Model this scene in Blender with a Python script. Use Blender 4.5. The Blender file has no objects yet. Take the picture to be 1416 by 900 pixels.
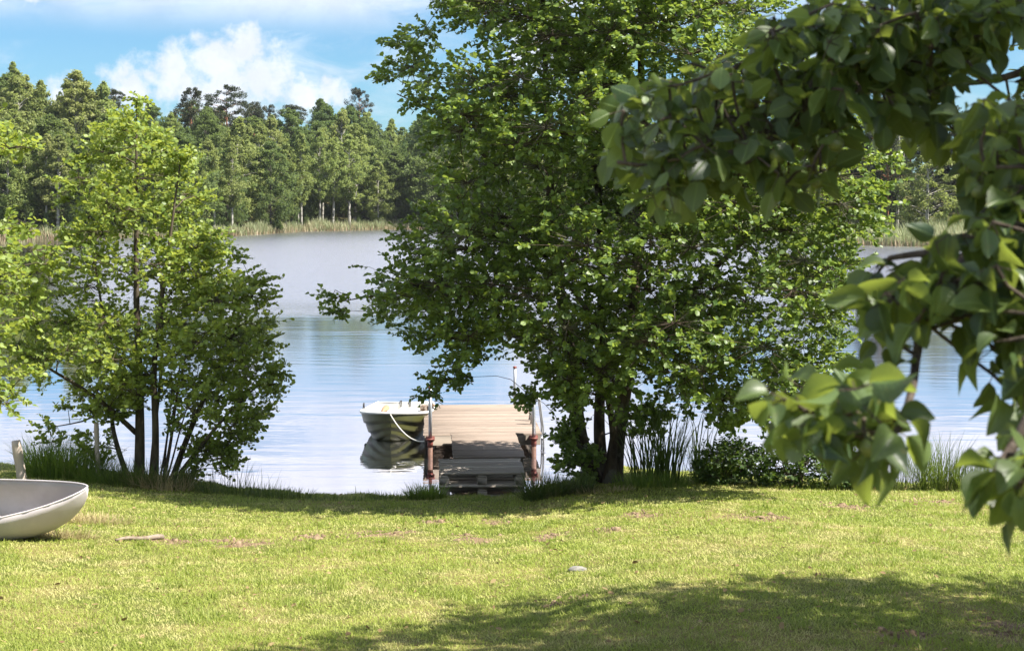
import bpy, math, random
import numpy as np
from mathutils import Vector, Matrix, noise as mnoise

# ------------------------------------------------------------------ camera, sky, sun, exposure
S = bpy.context.scene
COL = S.collection
rng = np.random.default_rng(7)
random.seed(7)

F, CX, YH, HC = 2000.0, 708.0, 283.0, 4.3        # photo pixels: focal length, centre column, horizon row; eye height (m)

cam_d = bpy.data.cameras.new('camera')
cam = bpy.data.objects.new('camera', cam_d)
COL.objects.link(cam)
cam.location = (0, 0, HC)
cam.rotation_euler = (math.radians(90), 0, 0)
cam_d.sensor_width = 36.0
cam_d.lens = 36.0 * F / 1416.0
cam_d.shift_y = (YH - 450.0) / 1416.0
cam_d.clip_start = 0.05
cam_d.clip_end = 3000
cam_d.dof.use_dof = True
cam_d.dof.focus_distance = 21.0
cam_d.dof.aperture_fstop = 9.0
S.camera = cam

SUN_V = Vector((0.70, -0.20, 1.0)).normalized()   # towards the sun
SUN_EL = math.asin(SUN_V.z)
SUN_AZ = math.atan2(SUN_V.x, SUN_V.y)
sun_d = bpy.data.lights.new('sun', 'SUN')
sun = bpy.data.objects.new('sun', sun_d)
COL.objects.link(sun)
sun_d.energy = 5.0
sun_d.angle = math.radians(0.55)
sun_d.color = (1.0, 0.95, 0.86)
sun.rotation_euler = SUN_V.to_track_quat('Z', 'Y').to_euler()

S.view_settings.view_transform = 'Standard'
S.view_settings.look = 'None'
S.view_settings.exposure = 1.38
S.view_settings.gamma = 1.0
S.view_settings.use_curve_mapping = False
S.cycles.max_bounces = 8
S.cycles.diffuse_bounces = 3
S.cycles.glossy_bounces = 3
S.cycles.transmission_bounces = 4
S.cycles.transparent_max_bounces = 4
S.cycles.caustics_reflective = False
S.cycles.caustics_refractive = False
S.cycles.sample_clamp_indirect = 4.0
S.cycles.use_denoising = True


class NT:
    """tiny node-tree writer"""
    def __init__(self, tree):
        self.t = tree
    def n(self, typ, ins=None, **props):
        nd = self.t.nodes.new(typ)
        for k, v in props.items():
            setattr(nd, k, v)
        for k, v in (ins or {}).items():
            s = nd.inputs[k]
            if isinstance(v, bpy.types.NodeSocket):
                self.t.links.new(v, s)
            else:
                if isinstance(v, tuple) and len(v) == 3 and s.type == 'RGBA':
                    v = v + (1.0,)
                s.default_value = v
        return nd
    def math(self, op, a, b=0.0, c=None, clamp=False):
        ins = {0: a, 1: b}
        if c is not None:
            ins[2] = c
        return self.n('ShaderNodeMath', ins, operation=op, use_clamp=clamp).outputs[0]
    def mix(self, fac, a, b, blend='MIX'):
        nd = self.n('ShaderNodeMix', data_type='RGBA', blend_type=blend)
        for s, v in ((nd.inputs[0], fac), (nd.inputs[6], a), (nd.inputs[7], b)):
            if isinstance(v, bpy.types.NodeSocket):
                self.t.links.new(v, s)
            else:
                s.default_value = v + (1.0,) if isinstance(v, tuple) and len(v) == 3 else v
        return nd.outputs[2]
    def ramp(self, v, lo, hi, a=0.0, b=1.0, smooth=True):
        nd = self.n('ShaderNodeMapRange', {0: v, 1: lo, 2: hi, 3: a, 4: b})
        nd.interpolation_type = 'SMOOTHSTEP' if smooth else 'LINEAR'
        return nd.outputs[0]
    def noise(self, vec, scale, detail=4.0, rough=0.55, dist=0.0):
        return self.n('ShaderNodeTexNoise', {'Vector': vec, 'Scale': scale, 'Detail': detail, 'Roughness': rough,
                                             'Distortion': dist}).outputs[0]


def build_world():
    w = bpy.data.worlds.new('World')
    S.world = w
    w.use_nodes = True
    w.node_tree.nodes.clear()
    T = NT(w.node_tree)
    sky = T.n('ShaderNodeTexSky', sky_type='NISHITA', sun_disc=False, sun_elevation=SUN_EL, sun_rotation=SUN_AZ,
              air_density=1.0, dust_density=0.6, ozone_density=2.5, altitude=50)
    d = T.n('ShaderNodeTexCoord').outputs['Generated']
    sep = T.n('ShaderNodeSeparateXYZ', {0: d})
    x, y, z = sep.outputs
    yy = T.math('MAXIMUM', y, 0.05)
    u = T.math('DIVIDE', x, yy)                    # tangent of the bearing, and of the elevation, from due north (+Y)
    v = T.math('DIVIDE', z, yy)
    uv = T.n('ShaderNodeCombineXYZ', {0: u, 1: v, 2: 0.0}).outputs[0]
    # cumulus bank: puffs given by bearing, elevation and radius, edges broken up by noise
    warp = T.n('ShaderNodeTexNoise', {'Vector': uv, 'Scale': 38.0, 'Detail': 6.0, 'Roughness': 0.62})
    off = T.n('ShaderNodeVectorMath', {0: warp.outputs['Color'], 1: (0.5, 0.5, 0.5)}, operation='SUBTRACT').outputs[0]
    off = T.n('ShaderNodeVectorMath', {0: off, 'Scale': 0.035}, operation='SCALE').outputs[0]
    wuv = T.n('ShaderNodeVectorMath', {0: uv, 1: off}, operation='ADD').outputs[0]
    puffs = [(-0.184, 0.110, 0.024), (-0.205, 0.100, 0.026), (-0.235, 0.088, 0.028), (-0.262, 0.082, 0.022), (-0.17, 0.088, 0.030),
             (-0.145, 0.078, 0.022), (-0.125, 0.080, 0.018), (-0.20, 0.075, 0.04), (-0.31, 0.072, 0.020), (0.215, 0.085, 0.03),
             (0.19, 0.115, 0.022), (-0.36, 0.145, 0.014), (-0.335, 0.146, 0.018), (0.02, 0.11, 0.04), (0.07, 0.12, 0.03)]
    best = None
    for (pu, pv, r) in puffs:
        dd = T.n('ShaderNodeVectorMath', {0: wuv, 1: (pu, pv, 0.0)}, operation='DISTANCE').outputs['Value']
        s = T.math('SUBTRACT', 1.0, T.math('DIVIDE', dd, r))
        best = s if best is None else T.math('MAXIMUM', best, s)
    fine = T.noise(uv, 75.0, 8.0, 0.6)
    cum = T.ramp(T.math('ADD', best, T.math('MULTIPLY', T.math('SUBTRACT', fine, 0.5), 1.6)), -0.10, 0.75, 0.0, 0.90)
    # thin veils and a paler, cloudier sky higher up and behind
    suv = T.n('ShaderNodeVectorMath', {0: uv, 1: (7.0, 22.0, 1.0)}, operation='MULTIPLY').outputs[0]
    veil = T.ramp(T.noise(suv, 1.0, 7.0, 0.6, 0.6), 0.50, 0.80, 0.0, 0.5)
    zz = T.math('ADD', T.math('ABSOLUTE', z), 0.12)
    px_ = T.math('DIVIDE', x, zz)
    py_ = T.math('DIVIDE', y, zz)
    puv = T.n('ShaderNodeCombineXYZ', {0: px_, 1: py_, 2: 0.0}).outputs[0]
    hi = T.ramp(T.noise(puv, 1.3, 8.0, 0.58, 0.3), 0.24, 0.55)
    hi = T.math('MULTIPLY', T.math('MULTIPLY', hi, 0.92), T.math('MULTIPLY', T.ramp(z, 0.108, 0.150), T.ramp(z, 0.28, 0.50, 1.0, 0.45)))
    low = T.ramp(z, 0.085, 0.03, 0.0, 0.06)
    soft = T.n('ShaderNodeVectorMath', {0: wuv, 1: (-0.12, 0.125, 0.0)}, operation='DISTANCE').outputs['Value']
    soft = T.math('MULTIPLY', T.ramp(soft, 0.02, 0.13, 1.0, 0.0), T.ramp(T.noise(suv, 1.7, 7.0, 0.62, 0.8), 0.40, 0.76, 0.0, 0.6))
    veil = T.math('MAXIMUM', veil, soft)
    cov = T.math('MAXIMUM', T.math('MAXIMUM', cum, veil), T.math('MAXIMUM', hi, low))
    shade = T.ramp(T.noise(wuv, 30.0, 5.0, 0.6), 0.35, 0.65, 0.90, 1.05)
    cb = T.math('MULTIPLY', shade, T.ramp(z, 0.10, 0.20, 1.0, 1.22))
    ccol = T.n('ShaderNodeVectorMath', {0: (7.7, 8.0, 8.7), 'Scale': cb}, operation='SCALE').outputs[0]
    blue = T.mix(1.0, sky.outputs[0], (0.60, 0.94, 1.16), 'MULTIPLY')
    col = T.mix(cov, blue, ccol)
    bg = T.n('ShaderNodeBackground', {'Color': col, 'Strength': 0.052})
    out = T.n('ShaderNodeOutputWorld', {'Surface': bg.outputs[0]})

build_world()

# ------------------------------------------------------------------ helpers

def P(px, py, d):
    """photo pixel at depth d -> world point"""
    return Vector(((px - CX) / F * d, d, HC - (py - YH) / F * d))

def tag(o, label=None, cat=None, group=None, kind=None):
    if label: o['label'] = label
    if cat: o['category'] = cat
    if group: o['group'] = group
    if kind: o['kind'] = kind
    return o

def empty(name, loc, label, cat, group=None, rz=0.0):
    o = bpy.data.objects.new(name, None)
    o.empty_display_size = 0.2
    COL.objects.link(o)
    o.location = loc
    o.rotation_euler = (0, 0, rz)
    return tag(o, label, cat, group)

def link(name, me, parent=None, mat=None):
    o = bpy.data.objects.new(name, me)
    COL.objects.link(o)
    if mat is not None and not me.materials:
        me.materials.append(mat)
    if parent is not None:
        o.parent = parent
    return o

def np_mesh(name, verts, faces, smooth=False, attrs=None):
    """verts (N,3); faces = list of int arrays (M,k)"""
    me = bpy.data.meshes.new(name)
    verts = np.ascontiguousarray(verts, dtype=np.float32)
    faces = [np.asarray(f, dtype=np.int32) for f in faces if len(f)]
    me.vertices.add(len(verts))
    me.vertices.foreach_set('co', verts.ravel())
    loops = np.concatenate([f.ravel() for f in faces])
    tot = np.concatenate([np.full(len(f), f.shape[1], np.int32) for f in faces])
    start = np.concatenate([[0], np.cumsum(tot)[:-1]]).astype(np.int32)
    me.loops.add(len(loops))
    me.loops.foreach_set('vertex_index', loops)
    me.polygons.add(len(tot))
    me.polygons.foreach_set('loop_start', start)
    me.polygons.foreach_set('loop_total', tot)
    if smooth:
        me.polygons.foreach_set('use_smooth', np.ones(len(tot), bool))
    for k, a in (attrs or {}).items():
        at = me.attributes.new(k, 'FLOAT', 'POINT')
        at.data.foreach_set('value', np.ascontiguousarray(a, dtype=np.float32))
    me.update(calc_edges=True)
    me.validate()
    return me

class MB:
    """collects shapes into one mesh with a per-vertex 'tone'"""
    def __init__(self):
        self.v, self.f, self.t = [], [], []
        self.n = 0
    def add(self, verts, faces, tone=0.5):
        verts = np.asarray(verts, float)
        for f in faces:
            self.f.append(tuple(i + self.n for i in f))
        self.v.append(verts)
        self.t.append(np.full(len(verts), tone))
        self.n += len(verts)
    def box(self, lo, hi, tone=0.5, M=None, bev=0.006):
        lo, hi = np.minimum(lo, hi), np.maximum(lo, hi)
        b = min(bev, 0.3 * float(np.min(np.array(hi) - np.array(lo))))
        c = []
        for sx in (0, 1):
            for sy in (0, 1):
                for sz in (0, 1):
                    p = np.array([hi[0] if sx else lo[0], hi[1] if sy else lo[1], hi[2] if sz else lo[2]])
                    s = np.array([-1 if sx else 1, -1 if sy else 1, -1 if sz else 1]) * b
                    for ax in range(3):
                        q = p + s
                        q[ax] = p[ax]
                        c.append(q)
        idx = lambda a, b_, c_, ax: (a * 4 + b_ * 2 + c_) * 3 + ax
        F_ = []
        for sx in (0, 1):
            F_.append([idx(sx, 0, 0, 0), idx(sx, 1, 0, 0), idx(sx, 1, 1, 0), idx(sx, 0, 1, 0)])
        for sy in (0, 1):
            F_.append([idx(0, sy, 0, 1), idx(1, sy, 0, 1), idx(1, sy, 1, 1), idx(0, sy, 1, 1)])
        for sz in (0, 1):
            F_.append([idx(0, 0, sz, 2), idx(1, 0, sz, 2), idx(1, 1, sz, 2), idx(0, 1, sz, 2)])
        for a in (0, 1):
            for b_ in (0, 1):
                F_.append([idx(a, b_, 0, 0), idx(a, b_, 1, 0), idx(a, b_, 1, 1), idx(a, b_, 0, 1)])
                F_.append([idx(a, 0, b_, 0), idx(a, 1, b_, 0), idx(a, 1, b_, 2), idx(a, 0, b_, 2)])
                F_.append([idx(0, a, b_, 1), idx(1, a, b_, 1), idx(1, a, b_, 2), idx(0, a, b_, 2)])
                for c_ in (0, 1):
                    F_.append([idx(a, b_, c_, 0), idx(a, b_, c_, 1), idx(a, b_, c_, 2)])
        V = np.array(c)
        if M is not None:
            V = np.array([M @ Vector(p) for p in V])
        self.add(V, F_, tone)
    def tube(self, pts, radii, sides=8, tone=0.5, cap=True):
        pts = [Vector(p) for p in pts]
        n = len(pts)
        ref = None
        V = []
        for i in range(n):
            t = (pts[min(i + 1, n - 1)] - pts[max(i - 1, 0)])
            t = t.normalized() if t.length > 1e-9 else Vector((0, 0, 1))
            if ref is None:
                ref = t.orthogonal().normalized()
            ref = (ref - t * ref.dot(t))
            ref = ref.normalized() if ref.length > 1e-6 else t.orthogonal().normalized()
            b = t.cross(ref)
            for k in range(sides):
                a = 2 * math.pi * k / sides
                V.append(pts[i] + (ref * math.cos(a) + b * math.sin(a)) * radii[i])
        F_ = []
        for i in range(n - 1):
            for k in range(sides):
                k2 = (k + 1) % sides
                F_.append((i * sides + k, i * sides + k2, (i + 1) * sides + k2, (i + 1) * sides + k))
        if cap:
            F_.append(tuple(reversed(range(sides))))
            F_.append(tuple((n - 1) * sides + k for k in range(sides)))
        self.add([tuple(v) for v in V], F_, tone)
    def prisms(self, A, B, ra, rb):
        """many thin three-sided twigs at once"""
        A, B = np.asarray(A, float), np.asarray(B, float)
        t = B - A
        t /= np.maximum(np.linalg.norm(t, axis=1, keepdims=True), 1e-9)
        r = np.cross(t, np.where(np.abs(t[:, 2:3]) > 0.9, [[1.0, 0, 0]], [[0, 0, 1.0]]))
        r /= np.maximum(np.linalg.norm(r, axis=1, keepdims=True), 1e-9)
        b = np.cross(t, r)
        V = []
        for (C_, rad) in ((A, ra), (B, rb)):
            for k in range(3):
                a = 2 * math.pi * k / 3
                V.append(C_ + (r * math.cos(a) + b * math.sin(a)) * rad)
        V = np.stack(V, 1).reshape(-1, 3)
        base = self.n + np.arange(len(A)) * 6
        for s in base:
            self.f += [(s, s + 1, s + 4, s + 3), (s + 1, s + 2, s + 5, s + 4), (s + 2, s, s + 3, s + 5)]
        self.v.append(V)
        self.t.append(np.full(len(V), 0.5))
        self.n += len(V)
    def mesh(self, name, smooth=False):
        V = np.concatenate(self.v)
        by = {}
        for f in self.f:
            by.setdefault(len(f), []).append(f)
        return np_mesh(name, V, [np.array(a) for a in by.values()], smooth, {'tone': np.concatenate(self.t)})
    def build(self, name, mat, parent=None, smooth=False, local=False):
        me = self.mesh(name, smooth)
        if parent is not None and not local:                     # shapes given in world space
            me.transform(parent_inv(parent))
        return link(name, me, parent, mat)

def parent_inv(p):
    M = Matrix.Identity(4)
    while p is not None:
        M = (Matrix.Translation(p.location) @ p.rotation_euler.to_matrix().to_4x4()) @ M
        p = p.parent
    return M.inverted()

def unit(a):
    return a / np.maximum(np.linalg.norm(a, axis=-1, keepdims=True), 1e-9)

def stamp(pos, axis, nrm, length, width, template, faces, tone):
    """many copies of a leaf template (x across, y along, z up), one mesh"""
    axis = unit(axis)
    side = unit(np.cross(axis, nrm))
    up = np.cross(side, axis)
    T_ = np.asarray(template, float)
    V = (pos[:, None, :] + T_[None, :, 0:1] * (side * width[:, None])[:, None, :]
         + T_[None, :, 1:2] * (axis * length[:, None])[:, None, :] + T_[None, :, 2:3] * (up * length[:, None])[:, None, :])
    k = len(T_)
    base = (np.arange(len(pos)) * k)[:, None, None]
    out = [(np.asarray(f)[None] + base).reshape(-1, len(f[0])) for f in faces]
    return V.reshape(-1, 3), out, np.repeat(tone, k)

LEAF_T = [(0, 0, 0), (0.42, 0.30, 0.07), (0.44, 0.74, 0.06), (0, 1, -0.05), (-0.44, 0.74, 0.06), (-0.42, 0.30, 0.07)]
LEAF_F = [[(0, 1, 2, 3), (0, 3, 4, 5)]]
CLUMP_T = [(-0.5, 0.1, 0.0), (0.1, -0.1, 0.12), (0.5, 0.8, -0.05), (-0.15, 1.0, 0.1)]
CLUMP_F = [[(0, 1, 2, 3)]]

# ------------------------------------------------------------------ materials

def new_mat(name):
    m = bpy.data.materials.new(name)
    m.use_nodes = True
    m.node_tree.nodes.clear()
    return m, NT(m.node_tree)

def leaf_mat(name, c0, c1, tcol, trans=0.4, rough=0.42, spec=0.45, under=1.5, hue=None, veins=False):
    m, T = new_mat(name)
    tone = T.n('ShaderNodeAttribute', attribute_name='tone').outputs['Fac']
    col = T.mix(tone, c0, c1)
    if hue is not None:
        rnd = T.n('ShaderNodeObjectInfo').outputs['Random']
        col = T.mix(T.math('MULTIPLY', rnd, 0.9), col, T.mix(tone, hue[0], hue[1]))
    nrm = {}
    if veins:                                       # lu, lv: place across and along each leaf
        lu = T.n('ShaderNodeAttribute', attribute_name='lu').outputs['Fac']
        lv = T.n('ShaderNodeAttribute', attribute_name='lv').outputs['Fac']
        side = T.math('ABSOLUTE', T.math('SINE', T.math('MULTIPLY', T.math('SUBTRACT', lv, T.math('MULTIPLY', lu, 0.55)), 24.0)))
        vn = T.math('MAXIMUM', T.ramp(lu, 0.0, 0.05, 1.0, 0.0), T.ramp(side, 0.0, 0.16, 0.55, 0.0))
        spot = T.ramp(T.noise(T.n('ShaderNodeTexCoord').outputs['Object'], 60.0, 4.0), 0.60, 0.72, 0.0, 0.5)
        col = T.mix(T.math('MULTIPLY', vn, 0.45), col, tuple(min(1, c * 2.2) for c in c1))
        col = T.mix(spot, col, (0.10, 0.085, 0.03))
        nrm['Normal'] = T.n('ShaderNodeBump', {'Strength': 0.5, 'Distance': 0.002, 'Height': T.math('SUBTRACT', 1.0, vn)}).outputs[0]
    back = T.n('ShaderNodeNewGeometry').outputs['Backfacing']
    col2 = T.mix(T.math('MULTIPLY', back, 0.6), col, T.n('ShaderNodeVectorMath', {0: col, 1: (under, under, under * 1.2)},
                                                         operation='MULTIPLY').outputs[0])
    p = T.n('ShaderNodeBsdfPrincipled', {'Base Color': col2, 'Roughness': rough, 'Specular IOR Level': spec, **nrm})
    tc = T.mix(tone, tuple(c * 0.7 for c in tcol), tcol)
    tr = T.n('ShaderNodeBsdfTranslucent', {'Color': tc})
    mx = T.n('ShaderNodeMixShader', {0: trans, 1: p.outputs[0], 2: tr.outputs[0]})
    T.n('ShaderNodeOutputMaterial', {'Surface': mx.outputs[0]})
    return m

def wood_mat(name, c0, c1, stain, rough=0.8, axis=(1.0, 14.0, 14.0), scale=3.0, bump=0.25):
    m, T = new_mat(name)
    tone = T.n('ShaderNodeAttribute', attribute_name='tone').outputs['Fac']
    o = T.n('ShaderNodeTexCoord').outputs['Object']
    off = T.n('ShaderNodeVectorMath', {0: T.n('ShaderNodeCombineXYZ', {0: tone, 1: tone, 2: tone}).outputs[0], 'Scale': 40.0},
              operation='SCALE').outputs[0]
    v = T.n('ShaderNodeVectorMath', {0: o, 1: off}, operation='ADD').outputs[0]
    st = T.n('ShaderNodeVectorMath', {0: v, 1: axis}, operation='MULTIPLY').outputs[0]
    g = T.noise(st, scale, 6.0, 0.65, 0.4)
    blot = T.noise(v, 2.2, 5.0, 0.6)
    col = T.mix(T.math('ADD', T.math('MULTIPLY', g, 0.7), T.math('MULTIPLY', tone, 0.45), clamp=True), c0, c1)
    col = T.mix(T.ramp(blot, 0.50, 0.72, 0.0, 0.55), col, stain)
    b = T.n('ShaderNodeBump', {'Strength': bump, 'Distance': 0.01, 'Height': g})
    p = T.n('ShaderNodeBsdfPrincipled', {'Base Color': col, 'Roughness': rough, 'Specular IOR Level': 0.25, 'Normal': b.outputs[0]})
    T.n('ShaderNodeOutputMaterial', {'Surface': p.outputs[0]})
    return m

def plain_mat(name, c, rough=0.5, metal=0.0, c2=None, scale=6.0, spec=0.5, bump=0.0):
    m, T = new_mat(name)
    o = T.n('ShaderNodeTexCoord').outputs['Object']
    n = T.noise(o, scale, 6.0, 0.6)
    col = T.mix(T.ramp(n, 0.35, 0.7), c, c2 if c2 else tuple(0.8 * k for k in c))
    ins = {'Base Color': col, 'Roughness': T.ramp(n, 0.3, 0.7, rough * 0.85, min(1, rough * 1.2)), 'Metallic': metal, 'Specular IOR Level': spec}
    if bump:
        ins['Normal'] = T.n('ShaderNodeBump', {'Strength': bump, 'Distance': 0.02, 'Height': T.noise(o, scale * 4, 5.0)}).outputs[0]
    p = T.n('ShaderNodeBsdfPrincipled', ins)
    T.n('ShaderNodeOutputMaterial', {'Surface': p.outputs[0]})
    return m

def bark_mat(name, c0, c1, patch=None, scale=9.0):
    m, T = new_mat(name)
    o = T.n('ShaderNodeTexCoord').outputs['Object']
    st = T.n('ShaderNodeVectorMath', {0: o, 1: (1.0, 1.0, 0.25)}, operation='MULTIPLY').outputs[0]
    n = T.noise(st, scale, 7.0, 0.7)
    col = T.mix(T.ramp(n, 0.35, 0.68), c0, c1)
    if patch:
        col = T.mix(T.ramp(T.noise(o, 2.5, 4.0), 0.52, 0.6), col, patch)
    b = T.n('ShaderNodeBump', {'Strength': 0.7, 'Distance': 0.03, 'Height': n})
    p = T.n('ShaderNodeBsdfPrincipled', {'Base Color': col, 'Roughness': 0.9, 'Specular IOR Level': 0.15, 'Normal': b.outputs[0]})
    T.n('ShaderNodeOutputMaterial', {'Surface': p.outputs[0]})
    return m

def grass_mat(name, green0, green1, dry0, dry1, patch_lo=0.42, patch_hi=0.66, trans=0.35, tcol=(0.30, 0.42, 0.05), scale=0.9):
    m, T = new_mat(name)
    tone = T.n('ShaderNodeAttribute', attribute_name='tone').outputs['Fac']
    pos = T.n('ShaderNodeTexCoord').outputs['Object']
    n = T.noise(pos, scale * 1.5, 6.0, 0.65)
    n2 = T.noise(pos, scale * 5, 4.0, 0.6)
    dry = T.ramp(T.math('ADD', T.math('MULTIPLY', n, 0.50), T.math('ADD', T.math('MULTIPLY', n2, 0.38), T.math('MULTIPLY', tone, 0.16))),
                 patch_lo, patch_hi)
    col = T.mix(dry, T.mix(tone, green0, green1), T.mix(tone, dry0, dry1))
    p = T.n('ShaderNodeBsdfPrincipled', {'Base Color': col, 'Roughness': 0.55, 'Specular IOR Level': 0.3})
    tr = T.n('ShaderNodeBsdfTranslucent', {'Color': T.mix(dry, tcol, tuple(1.1 * c for c in dry1))})
    mx = T.n('ShaderNodeMixShader', {0: trans, 1: p.outputs[0], 2: tr.outputs[0]})
    T.n('ShaderNodeOutputMaterial', {'Surface': mx.outputs[0]})
    return m

M_ALDER = leaf_mat('alder_leaf', (0.046, 0.092, 0.018), (0.190, 0.265, 0.058), (0.45, 0.58, 0.08), 0.34, 0.45, 0.42)
M_ALDER_Y = leaf_mat('young_alder_leaf', (0.100, 0.162, 0.026), (0.270, 0.335, 0.075), (0.56, 0.64, 0.09), 0.40, 0.46, 0.42)
M_APPLE = leaf_mat('apple_leaf', (0.018, 0.040, 0.014), (0.110, 0.155, 0.042), (0.44, 0.54, 0.08), 0.30, 0.40, 0.45, 1.7, veins=True)
M_SHRUB = leaf_mat('shrub_leaf', (0.030, 0.062, 0.014), (0.070, 0.120, 0.026), (0.22, 0.34, 0.04), 0.30, 0.5, 0.35)
M_BIRCH_F = leaf_mat('birch_foliage', (0.135, 0.190, 0.056), (0.275, 0.325, 0.100), (0.48, 0.56, 0.14), 0.38, 0.6, 0.2, 1.2,
                     hue=((0.165, 0.180, 0.065), (0.290, 0.285, 0.110)))
M_ROUND_F = leaf_mat('broadleaf_foliage', (0.052, 0.095, 0.036), (0.120, 0.175, 0.064), (0.36, 0.48, 0.12), 0.35, 0.6, 0.2, 1.2,
                     hue=((0.080, 0.105, 0.034), (0.155, 0.175, 0.062)))
M_PINE_F = leaf_mat('pine_needles', (0.032, 0.048, 0.027), (0.074, 0.090, 0.045), (0.08, 0.10, 0.04), 0.15, 0.7, 0.15, 1.1,
                    hue=((0.040, 0.042, 0.026), (0.078, 0.076, 0.040)))
M_BARK = bark_mat('alder_bark', (0.035, 0.026, 0.020), (0.120, 0.090, 0.066), (0.15, 0.14, 0.11))
M_BARK_Y = bark_mat('young_bark', (0.050, 0.040, 0.028), (0.130, 0.105, 0.075))
M_BARK_A = bark_mat('apple_bark', (0.060, 0.045, 0.035), (0.150, 0.120, 0.095), scale=30.0)
M_BIRCH_B = bark_mat('birch_bark', (0.33, 0.31, 0.27), (0.52, 0.49, 0.44), (0.10, 0.09, 0.08), 2.0)
M_PINE_B = bark_mat('pine_bark', (0.16, 0.075, 0.04), (0.34, 0.16, 0.09), None, 3.0)
M_GREY_B = bark_mat('grey_bark', (0.07, 0.06, 0.05), (0.17, 0.145, 0.12), None, 3.0)
M_DECK = wood_mat('weathered_deck', (0.095, 0.072, 0.057), (0.33, 0.262, 0.212), (0.15, 0.12, 0.10))
M_PALLET = wood_mat('grey_pallet_wood', (0.17, 0.142, 0.120), (0.58, 0.51, 0.44), (0.32, 0.27, 0.23))
M_POSTW = wood_mat('bleached_post_wood', (0.30, 0.24, 0.20), (0.58, 0.49, 0.42), (0.26, 0.21, 0.17), axis=(12.0, 12.0, 1.0))
M_BEAM = wood_mat('wet_beam', (0.10, 0.085, 0.07), (0.26, 0.22, 0.18), (0.06, 0.05, 0.04))
M_GALV = plain_mat('galvanised_steel', (0.42, 0.43, 0.45), 0.42, 0.75, (0.32, 0.33, 0.34), 12.0)
M_RED = plain_mat('rusty_red_steel', (0.20, 0.045, 0.032), 0.6, 0.1, (0.11, 0.040, 0.03), 14.0)
M_RUST = plain_mat('rusty_pipe', (0.16, 0.075, 0.05), 0.7, 0.1, (0.09, 0.05, 0.035), 16.0)
M_HULL = plain_mat('olive_hull', (0.085, 0.085, 0.028), 0.38, 0.0, (0.066, 0.068, 0.026), 5.0)
M_WHITE = plain_mat('white_gelcoat', (0.80, 0.79, 0.75), 0.4, 0.0, (0.64, 0.62, 0.57), 6.0)

def alu_mat():
    m, T = new_mat('dull_aluminium')
    o = T.n('ShaderNodeTexCoord').outputs['Object']
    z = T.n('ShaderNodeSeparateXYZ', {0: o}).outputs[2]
    st = T.n('ShaderNodeVectorMath', {0: o, 1: (1.0, 6.0, 6.0)}, operation='MULTIPLY').outputs[0]
    n, scr, big = T.noise(o, 7.0, 7.0, 0.7), T.noise(st, 5.0, 6.0, 0.75), T.noise(o, 1.6, 4.0, 0.6)
    col = T.mix(T.ramp(big, 0.35, 0.65), (0.64, 0.585, 0.615), (0.50, 0.455, 0.475))
    col = T.mix(T.ramp(scr, 0.52, 0.72, 0.0, 0.45), col, (0.50, 0.45, 0.45))
    dirt_shade = T.math('MULTIPLY', T.ramp(T.math('ADD', z, T.math('MULTIPLY', n, 0.16)), 0.06, 0.22, 1.0, 0.0), 0.6)  # brown dirt low on the hull, with dark grass shade painted into it
    col = T.mix(dirt_shade, col, (0.30, 0.235, 0.18))
    b = T.n('ShaderNodeBump', {'Strength': 0.25, 'Distance': 0.01, 'Height': T.math('ADD', big, T.math('MULTIPLY', scr, 0.3))})
    p = T.n('ShaderNodeBsdfPrincipled', {'Base Color': col, 'Metallic': 0.18, 'Roughness': T.ramp(n, 0.3, 0.7, 0.42, 0.62), 'Normal': b.outputs[0]})
    T.n('ShaderNodeOutputMaterial', {'Surface': p.outputs[0]})
    return m

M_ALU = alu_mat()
M_ROPE = plain_mat('pale_rope', (0.70, 0.68, 0.60), 0.85, 0.0, (0.55, 0.52, 0.45), 40.0)
M_OAR = plain_mat('varnished_oar', (0.40, 0.25, 0.14), 0.5, 0.0, (0.30, 0.18, 0.10), 9.0)
M_STICK = plain_mat('dead_wood', (0.27, 0.215, 0.165), 0.9, 0.0, (0.16, 0.12, 0.09), 16.0, bump=0.3)
M_STONE = plain_mat('pale_stone', (0.27, 0.255, 0.225), 0.9, 0.0, (0.17, 0.16, 0.14), 20.0, bump=0.4)
M_APPLEF = plain_mat('green_apple_skin', (0.13, 0.18, 0.045), 0.4, 0.0, (0.17, 0.16, 0.06), 25.0)
M_DARK = plain_mat('black_fitting', (0.035, 0.034, 0.033), 0.55, 0.1)
M_LAWN = grass_mat('lawn_blades', (0.185, 0.230, 0.040), (0.440, 0.470, 0.098), (0.430, 0.380, 0.145), (0.620, 0.550, 0.260), 0.49, 0.68)
M_TUSS = grass_mat('bank_grass', (0.070, 0.125, 0.022), (0.170, 0.250, 0.045), (0.250, 0.220, 0.080), (0.40, 0.34, 0.14), 0.60, 0.80)
M_RUSH = grass_mat('rush_stems', (0.030, 0.052, 0.016), (0.080, 0.115, 0.030), (0.160, 0.130, 0.060), (0.28, 0.24, 0.12), 0.56, 0.75, 0.22)
M_REEDS = grass_mat('far_reeds', (0.220, 0.270, 0.130), (0.370, 0.410, 0.220), (0.40, 0.340, 0.210), (0.56, 0.49, 0.33), 0.52, 0.68, 0.3, (0.4, 0.42, 0.2), 0.05)
M_REEDB = grass_mat('dead_reed_stems', (0.260, 0.185, 0.105), (0.400, 0.300, 0.185), (0.30, 0.215, 0.13), (0.46, 0.36, 0.24), 0.44, 0.6, 0.2, (0.4, 0.3, 0.2), 0.05)
M_DRYG = grass_mat('dry_grass_litter', (0.25, 0.20, 0.08), (0.42, 0.34, 0.15), (0.36, 0.29, 0.15), (0.58, 0.48, 0.27), 0.40, 0.60, 0.25, (0.4, 0.33, 0.12))

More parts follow.
